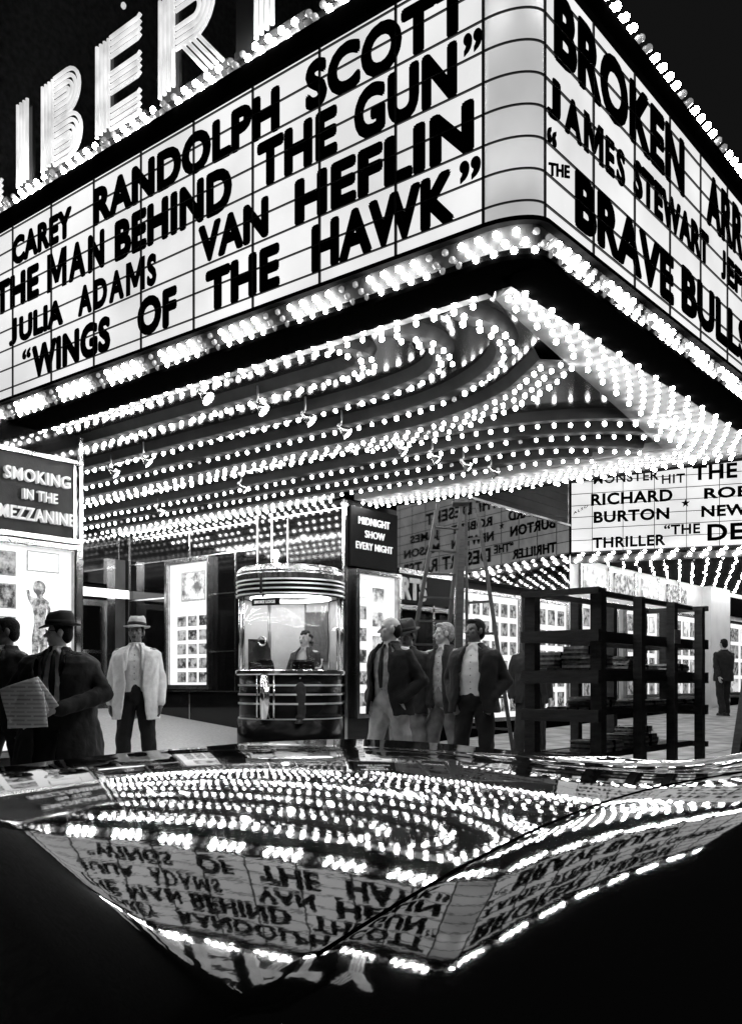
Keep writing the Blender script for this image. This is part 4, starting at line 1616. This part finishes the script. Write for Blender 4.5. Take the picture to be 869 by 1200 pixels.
    if hat:
        Ht = MB()
        o0 = len(Ht.v)
        n = 32
        z0 = 1.708
        prof = [(.085, -.005, 0), (.137, -.012, 0), (.140, -.006, 0), (.098, .006, 0), (.094, .05, 0), (.088, .095, 0), (.070, .122, 0), (.035, .112, 0), (.005, .10, 0), (.005, .0, 0)]
        for i in range(n):
            a = 2 * math.pi * i / n
            for (r, z, _) in prof:
                cx, cy = math.cos(a), math.sin(a)
                ry = 1.22 if r > .08 else 1.25
                zz = z
                if r > .11:
                    zz += -.022 * max(0, cy) + .012 * max(0, -cy) + .016 * abs(cx)
                if .03 < r < .09 and z > .09:
                    zz -= .018 * max(0, cy)
                    if abs(cx) > .5 and cy > .1:
                        r = r * .88
                Ht.v.append(tuple(hd((r * cx, -.008 + r * cy * ry, z0 + zz))))
        m_ = len(prof)
        for i in range(n):
            j = (i + 1) % n
            for q_ in range(m_):
                q2 = (q_ + 1) % m_
                Ht.face((o0 + i * m_ + q_, o0 + j * m_ + q_, o0 + j * m_ + q2, o0 + i * m_ + q2), 0, True)
        ho = Ht.build('hat', M[hat], t, local=True)
        Hb = MB()
        o0 = 0
        for i in range(n):
            a = 2 * math.pi * i / n
            for r, z in ((.0975, .008), (.1005, .010), (.0985, .042), (.0945, .042)):
                Hb.v.append(tuple(hd((r * math.cos(a), -.008 + r * math.sin(a) * 1.22, z0 + z))))
        for i in range(n):
            j = (i + 1) % n
            for q_ in range(4):
                Hb.face((i * 4 + q_, j * 4 + q_, j * 4 + (q_ + 1) % 4, i * 4 + (q_ + 1) % 4), 0, True)
        hb = Hb.build('hat_band', M[band], None, origin=(0, 0, 0))
        hb.location = (0, 0, 0); hb.parent = ho
    if glasses:
        G = MB()
        for s in (-1, 1):
            G.tube([hd((s * .033 + .02 * math.cos(a), .104, 1.656 + .017 * math.sin(a))) for a in [i * math.pi / 6 for i in range(13)]], .003, 6)
            G.tube([hd((s * .053, .102, 1.66)), hd((s * .078, .01, 1.66))], .003, 6)
        G.tube([hd((-.013, .106, 1.66)), hd((.013, .106, 1.66))], .003, 6)
        G.build('spectacles', M['enamel'], t, local=True)
    # trousers / skirt
    T = MB()
    T.ell(up((0, 0, .965)), Vector((.178, .128, .13)) * k)
    T.cap(up((0, 0, .98)), up((0, .004, 1.065)), .128 * k, .118 * k)
    for s in (-1, 1):
        a, c, d = [Vector(q_) * k for q_ in legs[s]]
        T.cap(a, c, .102 * k, .080 * k)
        T.cap(c, d + Vector((0, 0, .02)), .080 * k, .078 * k)
        T.ell(d + Vector((0, .02, 0)) * k, Vector((.078, .095, .05)) * k)
    remesh(T, 'trousers' if not female else 'skirt', [M[trousers]], t, voxel=.010, smooth=3, folds=.020, seed=u * 7)
    # shoes
    for s in (-1, 1):
        d = Vector(legs[s][2]) * k
        q_ = MB()
        q_.cap(d + Vector((0, -.045, -.045)) * k, d + Vector((s * .02, .15, -.055)) * k, .043 * k, .036 * k)
        q_.box(d + Vector((-.045, -.085, -.088)) * k, d + Vector((.045, -.01, -.06)) * k)
        q_.box(d + Vector((-.045 + s * .01, -.01, -.085)) * k, d + Vector((.045 + s * .015, .17, -.065)) * k)
        remesh(q_, 'shoe', [M['shoe']], t, voxel=.008, smooth=1)

    def shell(rings, thick, n=40):
        """open-fronted garment: rings (z, rx, ry, opening half-angle, dy)"""
        q_ = MB()
        cols = n + 1
        for layer in (0, 1):
            for (z, rx, ry, a0_, dy) in rings:
                for i in range(cols):
                    a = a0_ + (2 * math.pi - 2 * a0_) * i / n
                    e = .80
                    sx, cy = math.sin(a), math.cos(a)
                    x = math.copysign(abs(sx) ** e, sx) * (rx - thick * layer)
                    y = math.copysign(abs(cy) ** e, cy) * (ry - thick * layer)
                    q_.v.append(tuple(up((x, y + dy, z))))
        nr = len(rings)
        N = nr * cols
        for layer in (0, 1):
            for r_ in range(nr - 1):
                for i in range(n):
                    f = [layer * N + r_ * cols + i, layer * N + r_ * cols + i + 1, layer * N + (r_ + 1) * cols + i + 1, layer * N + (r_ + 1) * cols + i]
                    q_.face(f if layer == 0 else f[::-1], 0, True)
        for r_ in range(nr - 1):
            for i in (0, n):
                q_.face((r_ * cols + i, (r_ + 1) * cols + i, N + (r_ + 1) * cols + i, N + r_ * cols + i))
        for r_ in (0, nr - 1):
            for i in range(n):
                q_.face((r_ * cols + i, r_ * cols + i + 1, N + r_ * cols + i + 1, N + r_ * cols + i))
        return q_
    # shirt or blouse
    sb = [(1.00, .150, .112, .001, .006), (1.10, .150, .116, .001, .01), (1.22, .160, .124, .001, .008), (1.34, .172 * sw, .126, .001, .002), (1.42, .165 * sw, .098, .001, -.004), (1.47, .105, .078, .001, -.008), (1.50, .068, .066, .001, -.006), (1.535, .064, .064, .001, -.002)]
    q_ = shell(sb, .022)
    for s in (-1, 1):
        q_.cap(up((s * .012, .070, 1.505)), up((s * .045, .082, 1.455)), .011 * k, .008 * k, 8)
    remesh(q_, 'shirt' if not female else 'blouse', [M[shirt]], t, voxel=.009, smooth=1, folds=.010, seed=u * 3)
    bt_ = MB()
    if not female:
        for i in range(6):
            bt_.ell(up((0, .134 - .012 * (i == 0) - .004 * abs(i - 3), 1.40 - .065 * i)), Vector((.006, .004, .006)) * k, None, 8, 6)
        bt_.build('shirt_buttons', M['feature'], t, local=True)
    if tie:
        q_ = MB()
        q_.cap(up((0, .082, 1.488)), up((0, .10, 1.465)), .017 * k, .013 * k, 8)
        q_.cap(up((0, .112, 1.45)), up((0, .142, 1.25)), .017 * k, .028 * k, 10)
        q_.cap(up((0, .142, 1.25)), up((0, .138, 1.10)), .028 * k, .018 * k, 10)
        remesh(q_, 'tie', [M[tie]], t, voxel=.007, smooth=1)
    # jacket
    if jacket:
        W = coat_w
        o_ = open_
        ring = []
        if hem < .7:
            ring += [(hem, .245 * W, .215 * W, o_ * .7, 0), (.70, .235 * W, .195 * W, o_ * .7, 0)]
        else:
            ring += [(hem, .222 * W, .168 * W, o_ * 1.35, 0)]
        ring += [(.95, .212 * W, .160 * W, o_ * 1.05, .002), (1.06, .203 * W, .155 * W, o_ * .85, .006), (1.18, .207 * W, .158 * W, o_ * .9, .006), (1.30, .218 * W * sw, .160 * W, o_, .002),
                 (1.39, .222 * W * sw, .142 * W, o_ * 1.1, -.004), (1.445, .195 * W * sw, .112 * W, o_ * 1.15, -.008), (1.48, .125 * W, .090, o_ * 1.15, -.012), (1.505, .088, .082, o_ * 1.1, -.016), (1.53, .078, .078, o_ * 1.3, -.020)]
        q_ = shell(ring, .024)
        for s in (-1, 1):
            sh, el, wr, hdr, pl, curl = J[s]
            sh = up((sh[0] * sw * (1 + .35 * (W - 1)), sh[1], sh[2] - .01)); el = up(el); wr = up(wr)
            wr2 = el + (wr - el) * .93
            q_.ell(sh + Vector((0, 0, -.008)), Vector((.070, .072, .056)) * k)
            q_.cap(sh + Vector((0, 0, -.015)), el, .064 * k * W ** .5, .060 * k * W ** .5)
            q_.cap(el, wr2, .060 * k * W ** .5, .050 * k * W ** .5)
            if lapel and o_ > .1:
                # lapel: a folded tongue along the opening
                a = o_ * 1.1
                for (z0_, z1_, w0_, w1_) in ((1.50, 1.40, .012, .022), (1.40, 1.24, .022, .010)):
                    def edge(z):
                        if z > 1.45:
                            return (s * .066, .085, z)
                        return (s * (.155 * math.sin(a) * 1.1 + .02), .150 - .05 * max(0, (z - 1.36) / .1), z)
                    q_.cap(up(edge(z0_)), up(edge(z1_)), w0_ * k, w1_ * k, 8)
        remesh(q_, 'jacket' if hem > .7 else 'overcoat', [M[jacket]], t, voxel=.010, smooth=2, folds=.018, seed=v * 5)
    return t


person('man in a cream jacket and light banded hat standing before the lobby', -8.10, 6.03, 6, 1.72, skin='skin_shaded', hat='felt_light', jacket='suit_white', open_=.36, hem=.71, coat_w=1.16,
       shirt='shirt', trousers='suit_black', arms=('hang', 'hang'), head_yaw=-8, head_pitch=6, hair='hair_dark')
person('balding man in a black jacket and pale trousers, hands in pockets', -5.30, 6.78, -42, 1.71, bald=True, jacket='suit_black', open_=.50, hem=.83, coat_w=1.10, shirt='shirt_grey', tie='suit_dark', trousers='cloth_pale',
       arms=('pocket', 'pocket'), head_yaw=-40, stride=.13)
person('dark haired man in a black suit and open white shirt, hands in pockets', -4.86, 7.52, -24, 1.70, skin='skin_shaded', jacket='suit_black', open_=.42, hem=.84, coat_w=1.16, shirt='shirt', trousers='suit_black',
       arms=('pocket', 'pocket'), head_yaw=-32, head_pitch=4)
person('fair haired man looking away between two men in black jackets', -5.46, 7.88, -34, 1.69, hair='hair_fair', jacket='suit_dark', open_=.24, shirt='shirt_grey', trousers='cloth_mid', arms=('pocket', 'hang'), head_yaw=-48)
person('man in a dark brimmed hat half hidden behind the balding man', -5.80, 7.72, -20, 1.67, skin='skin_shaded', hat='felt_dark', jacket='suit_dark', open_=.3, shirt='shirt_grey', trousers='cloth_mid', arms=('hang', 'pocket'), head_yaw=-10, head_pitch=-14)
person('stout man in a dark hat and long black overcoat carrying papers', -6.42, 4.06, -6, 1.64, hat='felt_dark', jacket='suit_black', open_=.30, hem=.45, coat_w=1.50, shirt='shirt', tie='suit_black', trousers='suit_black',
       arms=('hold', 'hold'), head_yaw=-66, glasses=True, stride=.06)
person('bareheaded man in a dark suit walking beside the man with papers', -7.02, 3.96, -30, 1.66, skin='skin_shaded', jacket='suit_dark', open_=.38, shirt='shirt', tie='suit_black', trousers='suit_black', arms=('hang', 'swing'), head_yaw=-40, stride=.12)
person('man in a dark suit standing behind the wooden rack', -5.92, 10.45, 5, 1.66, jacket='suit_black', open_=.40, shirt='shirt', trousers='suit_black', arms=('hang', 'hang'), coat_w=1.1, head_pitch=-10)
person('man in a dark suit walking away past the white column', -7.12, 21.3, 192, 1.74, jacket='suit_dark', open_=.2, shirt='shirt', trousers='suit_dark', arms=('swing', 'swing'), stride=.14, coat_w=1.05)
person('cashier woman with curled dark hair seated in the ticket booth', around(38, .36, 0)[0], around(38, .36, 0)[1], -20, 1.62, curly=True, jacket='suit_dark', open_=.42, hem=.95, shirt='skin', trousers='suit_dark', arms=('counter', 'counter'),
       base=BG + .15, dz=-.14, female=True, head_yaw=-14, lapel=True)
# papers carried by the stout man
q = MB()
f_ = facing(-6)
c_ = Vector((-6.42, 4.06, gz(-6.42, 4.06)))
Rm = Matrix.Rotation(f_, 3, 'Z')
rnd = random.Random(5)
# several folded sheets fanned a little, held flat against the coat behind the hands
for k_, (dx, dz_, ang) in enumerate(((0, 0, -.62), (.05, .02, -.30), (.02, -.05, -.05))):
    rows, cols = 7, 9
    o = len(q.v)
    for lay in (0, 1):
        for i in range(rows):
            for j in range(cols):
                x, z = -.15 + .30 * j / (cols - 1), -.13 + .26 * i / (rows - 1)
                xr, zr = x * math.cos(ang) - z * math.sin(ang), x * math.sin(ang) + z * math.cos(ang)
                y = .425 + .016 * k_ + .010 * lay - .25 * xr * xr + .022 * math.sin(11 * x + 5 * z + k_) + .006 * math.sin(17 * z)
                q.v.append(tuple(c_ + Rm @ Vector((xr + dx + .02, y, 1.0 + zr + dz_))))
    N_ = rows * cols
    for lay in (0, 1):
        for i in range(rows - 1):
            for j in range(cols - 1):
                a_ = o + lay * N_ + i * cols + j
                q.face((a_, a_ + 1, a_ + cols + 1, a_ + cols), 0, True)
    ed = [i * cols for i in range(rows)] + [(rows - 1) * cols + j for j in range(1, cols)] + [i * cols + cols - 1 for i in range(rows - 2, -1, -1)] + [j for j in range(cols - 2, 0, -1)]
    for a_, b_ in zip(ed, ed[1:] + ed[:1]):
        q.face((o + a_, o + b_, o + N_ + b_, o + N_ + a_))
tag(q.build('newspaper', M['newsprint'], origin=tuple(c_ + Vector((0, 0, .8)))), 'folded newspaper held against the overcoat of the stout man', 'newspaper')

# ------------------------------------------------------------------ wooden rack at the kerb
RU0, RU1 = -3.66, -3.10
RVS = [6.5, 7.25, 7.95, 8.62]
RT = .71
rk = thing('wooden_rack', 'tall dark slatted wooden rack standing on the sidewalk', 'rack', (-3.43, 7.6, gz(-3.4, 7.6)))
for v in RVS:
    for u in (RU0, RU1):
        q = MB(); w_ = .09 if v < 7 else .074
        q.bar((u, v, gz(u, v)), (u, v, RT - .012 * (v > 7)), w_, w_, (0, 1, 0)); q.build('post', M['wood_dark'], rk)
for u in (RU0, RU1):
    for z, hh in ((RT - .02, .04), (.355, .085), (.055, .085), (-.225, .05), (-.56, .05)):
        q = MB(); q.box((u - .020 + (-.068 if u == RU1 else .068), RVS[0] + .048, z - hh / 2), (u + .020 + (-.068 if u == RU1 else .068), RVS[-1] - .048, z + hh / 2)); q.build('rail', M['wood_dark'], rk)
for v, sgn in ((RVS[0], -1), (RVS[-1], 1)):
    for z, hh in ((RT - .02, .045), (.355, .088), (.045, .10), (-.25, .09), (-.57, .05)):
        q = MB(); q.box((RU0 - .047, v + sgn * .073 - .026, z - hh / 2), (RU1 + .047, v + sgn * .073 + .026, z + hh / 2)); q.build('rail', M['wood_dark'], rk)
q = MB(); q.bar((-3.43, RVS[-1], -.25), (-3.43, RVS[-1], RT - .05), .08); q.build('post', M['wood_dark'], rk)
for z in (.115, -.19, -.54):
    q = MB()
    for i in range(4):
        u0 = RU0 + .10 + i * .093
        q.box((u0, RVS[0] + .052, z - .022), (u0 + .078, RVS[-1] - .047, z))
    q.build('shelf', M['wood_light'], rk)
q = MB(); q.box((RU1 + .047, 7.88, .34), (RU1 + .051, 8.02, .46)); q.build('tag_card', M['paper'], rk)


def stack(u, v, z, su, sv, n, label, rot=0.0, m=('paper', 'paper_dark')):
    t = thing('magazine_stack', label, 'magazine stack', (u, v, z), rot, 'stacks of papers on the wooden rack')
    rnd = random.Random(int(u * 100 + v * 1000 + z * 10))
    q = MB(); zz = 0
    mi = 0
    for i in range(n):
        hh = rnd.uniform(.012, .022)
        dx, dy = rnd.uniform(-.012, .012), rnd.uniform(-.012, .012)
        q.box((-su / 2 + dx, -sv / 2 + dy, zz), (su / 2 + dx, sv / 2 + dy, zz + hh - .001), i % 2)
        zz += hh
    q.build('papers', [M[m[0]], M[m[1]]], t, local=True)
    q = MB(); q.box((-su / 2 - .014, -.008, -.0), (su / 2 + .014, .008, zz + .003)); q.build('string', M['enamel'], t, local=True)


stack(-3.62, 6.75, .116, .16, .22, 7, 'small stack at the near end of the upper shelf of the rack')
stack(-3.42, 6.80, .116, .17, .24, 9, 'taller middle stack at the near end of the upper shelf', .1)
stack(-3.22, 6.72, .116, .15, .22, 6, 'low stack by the corner post on the upper shelf', -.1)
stack(-3.45, 7.75, .116, .4, .5, 2, 'wide thin stack midway along the upper shelf', .05)
stack(-3.40, 8.45, .116, .38, .4, 3, 'wide thin stack at the far end of the upper shelf')
stack(-3.30, 6.78, -.189, .30, .30, 3, 'crumpled pale stack at the near end of the middle shelf', .3)
stack(-3.40, 7.70, -.189, .46, .5, 2, 'flat spread of newspapers midway along the middle shelf', .04)
stack(-3.40, 8.45, -.189, .44, .45, 2, 'flat spread of newspapers at the far end of the middle shelf')
stack(-3.28, 6.85, -.539, .28, .36, 5, 'thick stack with white edges at the near end of the lowest shelf')
stack(-3.36, 7.65, -.539, .36, .42, 6, 'thick stack with white edges midway along the lowest shelf', .05)

stack(-3.52, 7.10, .116, .16, .22, 11, 'tall narrow stack beside the second post on the upper shelf', .2, ('books', 'paper_dark'))
stack(-3.30, 7.45, .116, .20, .26, 6, 'square stack just past the second post on the upper shelf', -.15, ('paper', 'books'))
stack(-3.50, 7.20, -.189, .26, .32, 4, 'loose stack near the second post on the middle shelf', -.2, ('paper', 'paper_dark'))
stack(-3.52, 8.10, -.539, .24, .34, 8, 'tall stack by the third post on the lowest shelf', .1, ('paper', 'books'))
# ------------------------------------------------------------------ stepladder under the marquee
def cam_pt(X, Y, z):
    """point given by right / forward distances from the street corner we stand on"""
    return Vector((CT * X - ST * Y, ST * X + CT * Y, z))


ld = thing('stepladder', 'tall open wooden stepladder under the back of the marquee', 'stepladder', tuple(cam_pt(1.05, 12.0, -.96)))


def gz3(p):
    return Vector((p.x, p.y, gz(p.x, p.y)))


fa, fb = gz3(cam_pt(.26, 11.75, 0)), gz3(cam_pt(.84, 12.05, 0))
ta, tb = cam_pt(.86, 11.95, 2.30), cam_pt(1.17, 12.10, 2.30)
ra, rb = gz3(cam_pt(1.29, 12.45, 0)), gz3(cam_pt(1.84, 11.95, 0))
tc_, td_ = cam_pt(1.24, 12.15, 2.28), cam_pt(1.36, 11.98, 2.28)
for p, q_ in ((fa, ta), (fb, tb)):
    q = MB(); q.bar(p, q_, .026, .05); q.build('rail', M['wood_mid'], ld)
for p, q_ in ((ra, tc_), (rb, td_)):
    q = MB(); q.bar(p, q_, .036, .05); q.build('back_leg', M['wood_dark'], ld)
for i in range(1, 11):
    f = i / 11
    q = MB(); q.bar(fa.lerp(ta, f), fb.lerp(tb, f), .07, .022); q.build('step', M['wood_mid'], ld)
for i in range(1, 8):
    f = i / 8
    q = MB(); q.bar(ra.lerp(tc_, f), rb.lerp(td_, f), .022, .03); q.build('back_bar', M['wood_mid'], ld)
q = MB(); q.bar((ta + tc_) / 2 + Vector((0, 0, .03)), (tb + td_) / 2 + Vector((0, 0, .03)), .30, .03); q.build('top_tray', M['wood_dark'], ld)
q = MB(); q.bar(cam_pt(1.15, 12.6, -.9), cam_pt(1.22, 12.6, 2.1), .16, .10); q.build('pole', M['wood_dark'], ld)

# dark trestle at the edge of the sidewalk
tr = thing('trestle', 'dark wooden trestle on the sidewalk, only its splayed leg in view', 'trestle', tuple(cam_pt(3.9, 9.0, -1.0)))
for s in (0, .9):
    for dx in (-.16, .16):
        top = cam_pt(3.60 + s, 8.9 - s * .2, .05)
        ft = gz3(cam_pt(3.60 + dx * 1.45 + s, 8.9 - s * .2 + dx, 0))
        q = MB(); q.bar(ft, top, .085, .06); q.build('leg', M['wood_dark'], tr)
q = MB(); q.bar(cam_pt(3.58, 8.9, .05), cam_pt(4.7, 8.68, .05), .1, .12); q.build('beam', M['wood_dark'], tr)

# ------------------------------------------------------------------ the car at the kerb
# pressed crown of the bonnet as a polynomial in the distances across (X) and along (Y) its diagonal
CROWN = [(0, 0, -0.20185), (0, 1, 0.11583), (0, 2, -0.06869), (0, 3, -0.02006), (0, 4, -0.03292), (0, 5, 0.02770), (1, 0, 0.03087), (1, 1, -0.05738), (1, 2, -0.05649), (1, 3, 0.04160), (1, 4, -0.00031), (2, 0, -0.10626), (2, 1, -0.02800), (2, 2, -0.05161), (2, 3, 0.06592), (3, 0, -0.01294), (3, 1, 0.05433), (3, 2, -0.03280), (4, 0, 0.11943), (4, 1, -0.03603), (5, 0, 0.03207)]


def crown(X, Y):
    Y = max(.5, min(3.0, Y))
    lim = .42 * Y + .08
    Xc = max(-lim, min(lim, X))
    y = Y - 1.5
    return sum(k * Xc ** i * y ** j for i, j, k in CROWN) - .25 * abs(X - Xc)


CU0, CU1, CV0, CV1 = -2.36, -.12, -2.4, 2.95
CRAD = .55


def outline_depth(u, v):
    """distance inside the rounded plan outline of the car"""
    cx, cy = (CU0 + CU1) / 2, (CV0 + CV1) / 2
    hx, hy = (CU1 - CU0) / 2 - CRAD, (CV1 - CV0) / 2 - CRAD
    dx, dy = abs(u - cx) - hx, abs(v - cy) - hy
    d = math.hypot(max(dx, 0), max(dy, 0)) + min(max(dx, dy), 0) - CRAD
    return -d


def hood_z(u, v):
    X = CT * u + ST * v
    Y = -ST * u + CT * v
    z = crown(X, Y)
    o_ = max(0.0, u + .66)          # the wing turns down outside the bonnet joint
    z -= .045 * o_ + .20 * o_ * o_
    d = outline_depth(u, v)
    r = .15
    if d < r:
        t = min(1.0, (r - d) / r)
        z -= .30 * (1 - math.sqrt(max(0.0, 1 - t * t)))
    # bonnet ends at the cowl
    e = (.53 + .28 * max(0, -u - .71)) - v
    if e > -.09:
        t = min(1.0, (e + .09) / .20)
        z -= .045 * t * t * (3 - 2 * t) + .20 * max(0, e)
    return z


car = thing('parked_car', 'black lacquered sedan parked at the kerb, its bonnet mirroring the marquee', 'car', (-1.17, .2, gz(-2.4, 1) - .15))
ROADZ = gz(-2.4, 1) - .17


def plan_grid(v0, v1, nu, nv):
    us = [CU0 + (CU1 - CU0) * (i / nu) for i in range(nu + 1)]
    return us, [v0 + (v1 - v0) * j / nv for j in range(nv + 1)]


# bonnet sheet: rings from the outline inwards would pinch, so a grid clipped softly to the outline
q = MB()
NU, NVV = 280, 300
us, vs_ = plan_grid(.30, CV1, NU, NVV)
cx_, cy_ = (CU0 + CU1) / 2, (CV0 + CV1) / 2
for u in us:
    for v in vs_:
        uu, vv = u, v
        d = outline_depth(uu, vv)
        if d < 0:                      # pull corner points back onto the outline
            for _ in range(4):
                e = .002
                gx = (outline_depth(uu + e, vv) - outline_depth(uu - e, vv)) / (2 * e)
                gy = (outline_depth(uu, vv + e) - outline_depth(uu, vv - e)) / (2 * e)
                d = outline_depth(uu, vv)
                uu += -d * gx; vv += -d * gy
        q.v.append((uu, vv, hood_z(uu, vv)))
for i in range(NU):
    for j in range(NVV):
        a = i * (NVV + 1) + j
        q.face((a, a + NVV + 1, a + NVV + 2, a + 1), 0, True)
q.build('bonnet', M['paint'], car)
q = MB()
ln = [(-.66 - .02 * math.sin(k / 30 * math.pi), .72 + k / 30 * 1.62) for k in range(31)]
q.tube([(x, y, hood_z(x, y) - .0012) for x, y in ln], .0032, 8); q.build('bonnet_joint', M['enamel'], car)
# body sides: outline loop dropped to the sill
q = MB()
loop = []
n = 160
for i in range(n):
    a = 2 * math.pi * i / n
    d = Vector((math.cos(a), math.sin(a)))
    lo, hi = 0.0, 4.0
    for _ in range(40):
        m_ = (lo + hi) / 2
        if outline_depth(cx_ + d.x * m_, cy_ + d.y * m_) > 0:
            lo = m_
        else:
            hi = m_
    loop.append((cx_ + d.x * lo, cy_ + d.y * lo))
prof = [(-.0, 0), (.05, .12), (.06, .3), (.03, .5), (-.02, .62)]
for (x, y) in loop:
    z0 = hood_z(x, max(y, 1.0))
    nx, ny = x - cx_, (y - cy_) * .4
    L = math.hypot(nx, ny)
    for o_, f in prof:
        q.v.append((x + nx / L * o_, y + ny / L * o_, z0 + (ROADZ + .28 - z0) * f / .62))
k_ = len(prof)
for i in range(n):
    j = (i + 1) % n
    for t in range(k_ - 1):
        q.face((i * k_ + t, j * k_ + t, j * k_ + t + 1, i * k_ + t + 1), 0, True)
q.build('body', M['paint'], car)
# rear deck, cowl and cabin behind the lens
q = MB()
q.prism([(CU0 + .12, CV0 + .15), (CU1 - .12, CV0 + .15), (CU1 - .05, .43), (CU0 + .05, .43)], -.52, -.44); q.build('deck', M['paint'], car)
q = MB()
q.add([(CU0 + .18, .30, -.44), (CU1 - .18, .30, -.44), (CU1 - .30, -.12, -.16), (CU0 + .30, -.12, -.16),
       (CU0 + .18, -2.05, -.44), (CU1 - .18, -2.05, -.44), (CU1 - .34, -1.55, -.14), (CU0 + .34, -1.55, -.14)],
      [(2, 3, 7, 6)])
q.box((CU0 + .2, -1.9, -.46), (CU1 - .2, .1, -.442))
q.build('interior', M['car_inside'], car)
q = MB()
q.add([(CU0 + .18, .30, -.44), (CU1 - .18, .30, -.44), (CU1 - .30, -.10, -.17), (CU0 + .30, -.10, -.17)], [(0, 1, 2, 3)])
q.build('windscreen', M['glass_dark'], car)
for s0 in (CU0 + .18, CU1 - .18):
    s1 = s0 + (.12 if s0 < -1 else -.12)
    q = MB(); q.add([(s0, .27, -.44), (s0, -2.0, -.44), (s1, -1.6, -.17), (s1, -.12, -.17)], [(0, 1, 2, 3)]); q.build('side_window', M['glass_dark'], car)
    q = MB(); q.tube([(s0, .30, -.44), (s1, -.10, -.17)], .02, 8); q.build('pillar', M['chrome'], car)
# nose: headlamps, grille, bumper; wheels
for u in (-2.05, -.40):
    q = MB()
    q.lathe([(.0, .02), (.07, .018), (.095, .0), (.10, -.04), (.0, -.04)], (0, 0, 0), 24)
    hb = MB()
    hb.v = [(u + x, 2.80 + z + .03, -.52 + y) for x, y, z in q.v]; hb.f = q.f; hb.mi = q.mi; hb.sm = q.sm
    hb.build('headlight', M['chrome'], car)
q = MB()
for i in range(6):
    q.bar((-1.72, 2.90, -.78 + .05 * i), (-.62, 2.90, -.78 + .05 * i), .02, .02)
q.build('grille', M['chrome'], car)
q = MB(); q.tube([(-2.36, 2.55, -.92), (-2.1, 2.92, -.92), (-1.2, 3.02, -.92), (-.32, 2.92, -.92), (-.06, 2.55, -.92)], .06, 12); q.build('bumper', M['chrome'], car)
for u, s in ((-2.22, -1), (-.22, 1)):
    for v in (1.75, -1.5):
        zc_ = ROADZ + .33
        q = MB()
        tp = [(.20, -.09), (.30, -.10), (.335, -.06), (.335, .06), (.30, .10), (.20, .09), (.20, -.09)]
        n = 32
        for i in range(n):
            a = 2 * math.pi * i / n
            for r_, x in tp:
                q.v.append((u + x, v + r_ * math.cos(a), zc_ + r_ * math.sin(a)))
        for i in range(n):
            j = (i + 1) % n
            for t in range(6):
                q.face((i * 7 + t, j * 7 + t, j * 7 + t + 1, i * 7 + t + 1), 0, True)
        wh = q.build('wheel', M['rubber'], car)
        q = MB()
        q.tube([(u - .07, v, zc_), (u + .07, v, zc_)], .199, 24, 0, True, False)
        rm = q.build('rim', M['chrome'], None, origin=(0, 0, 0))
        rm.parent = wh
        rm.location = (-car.location.x, -car.location.y, -(car.location.z - H))
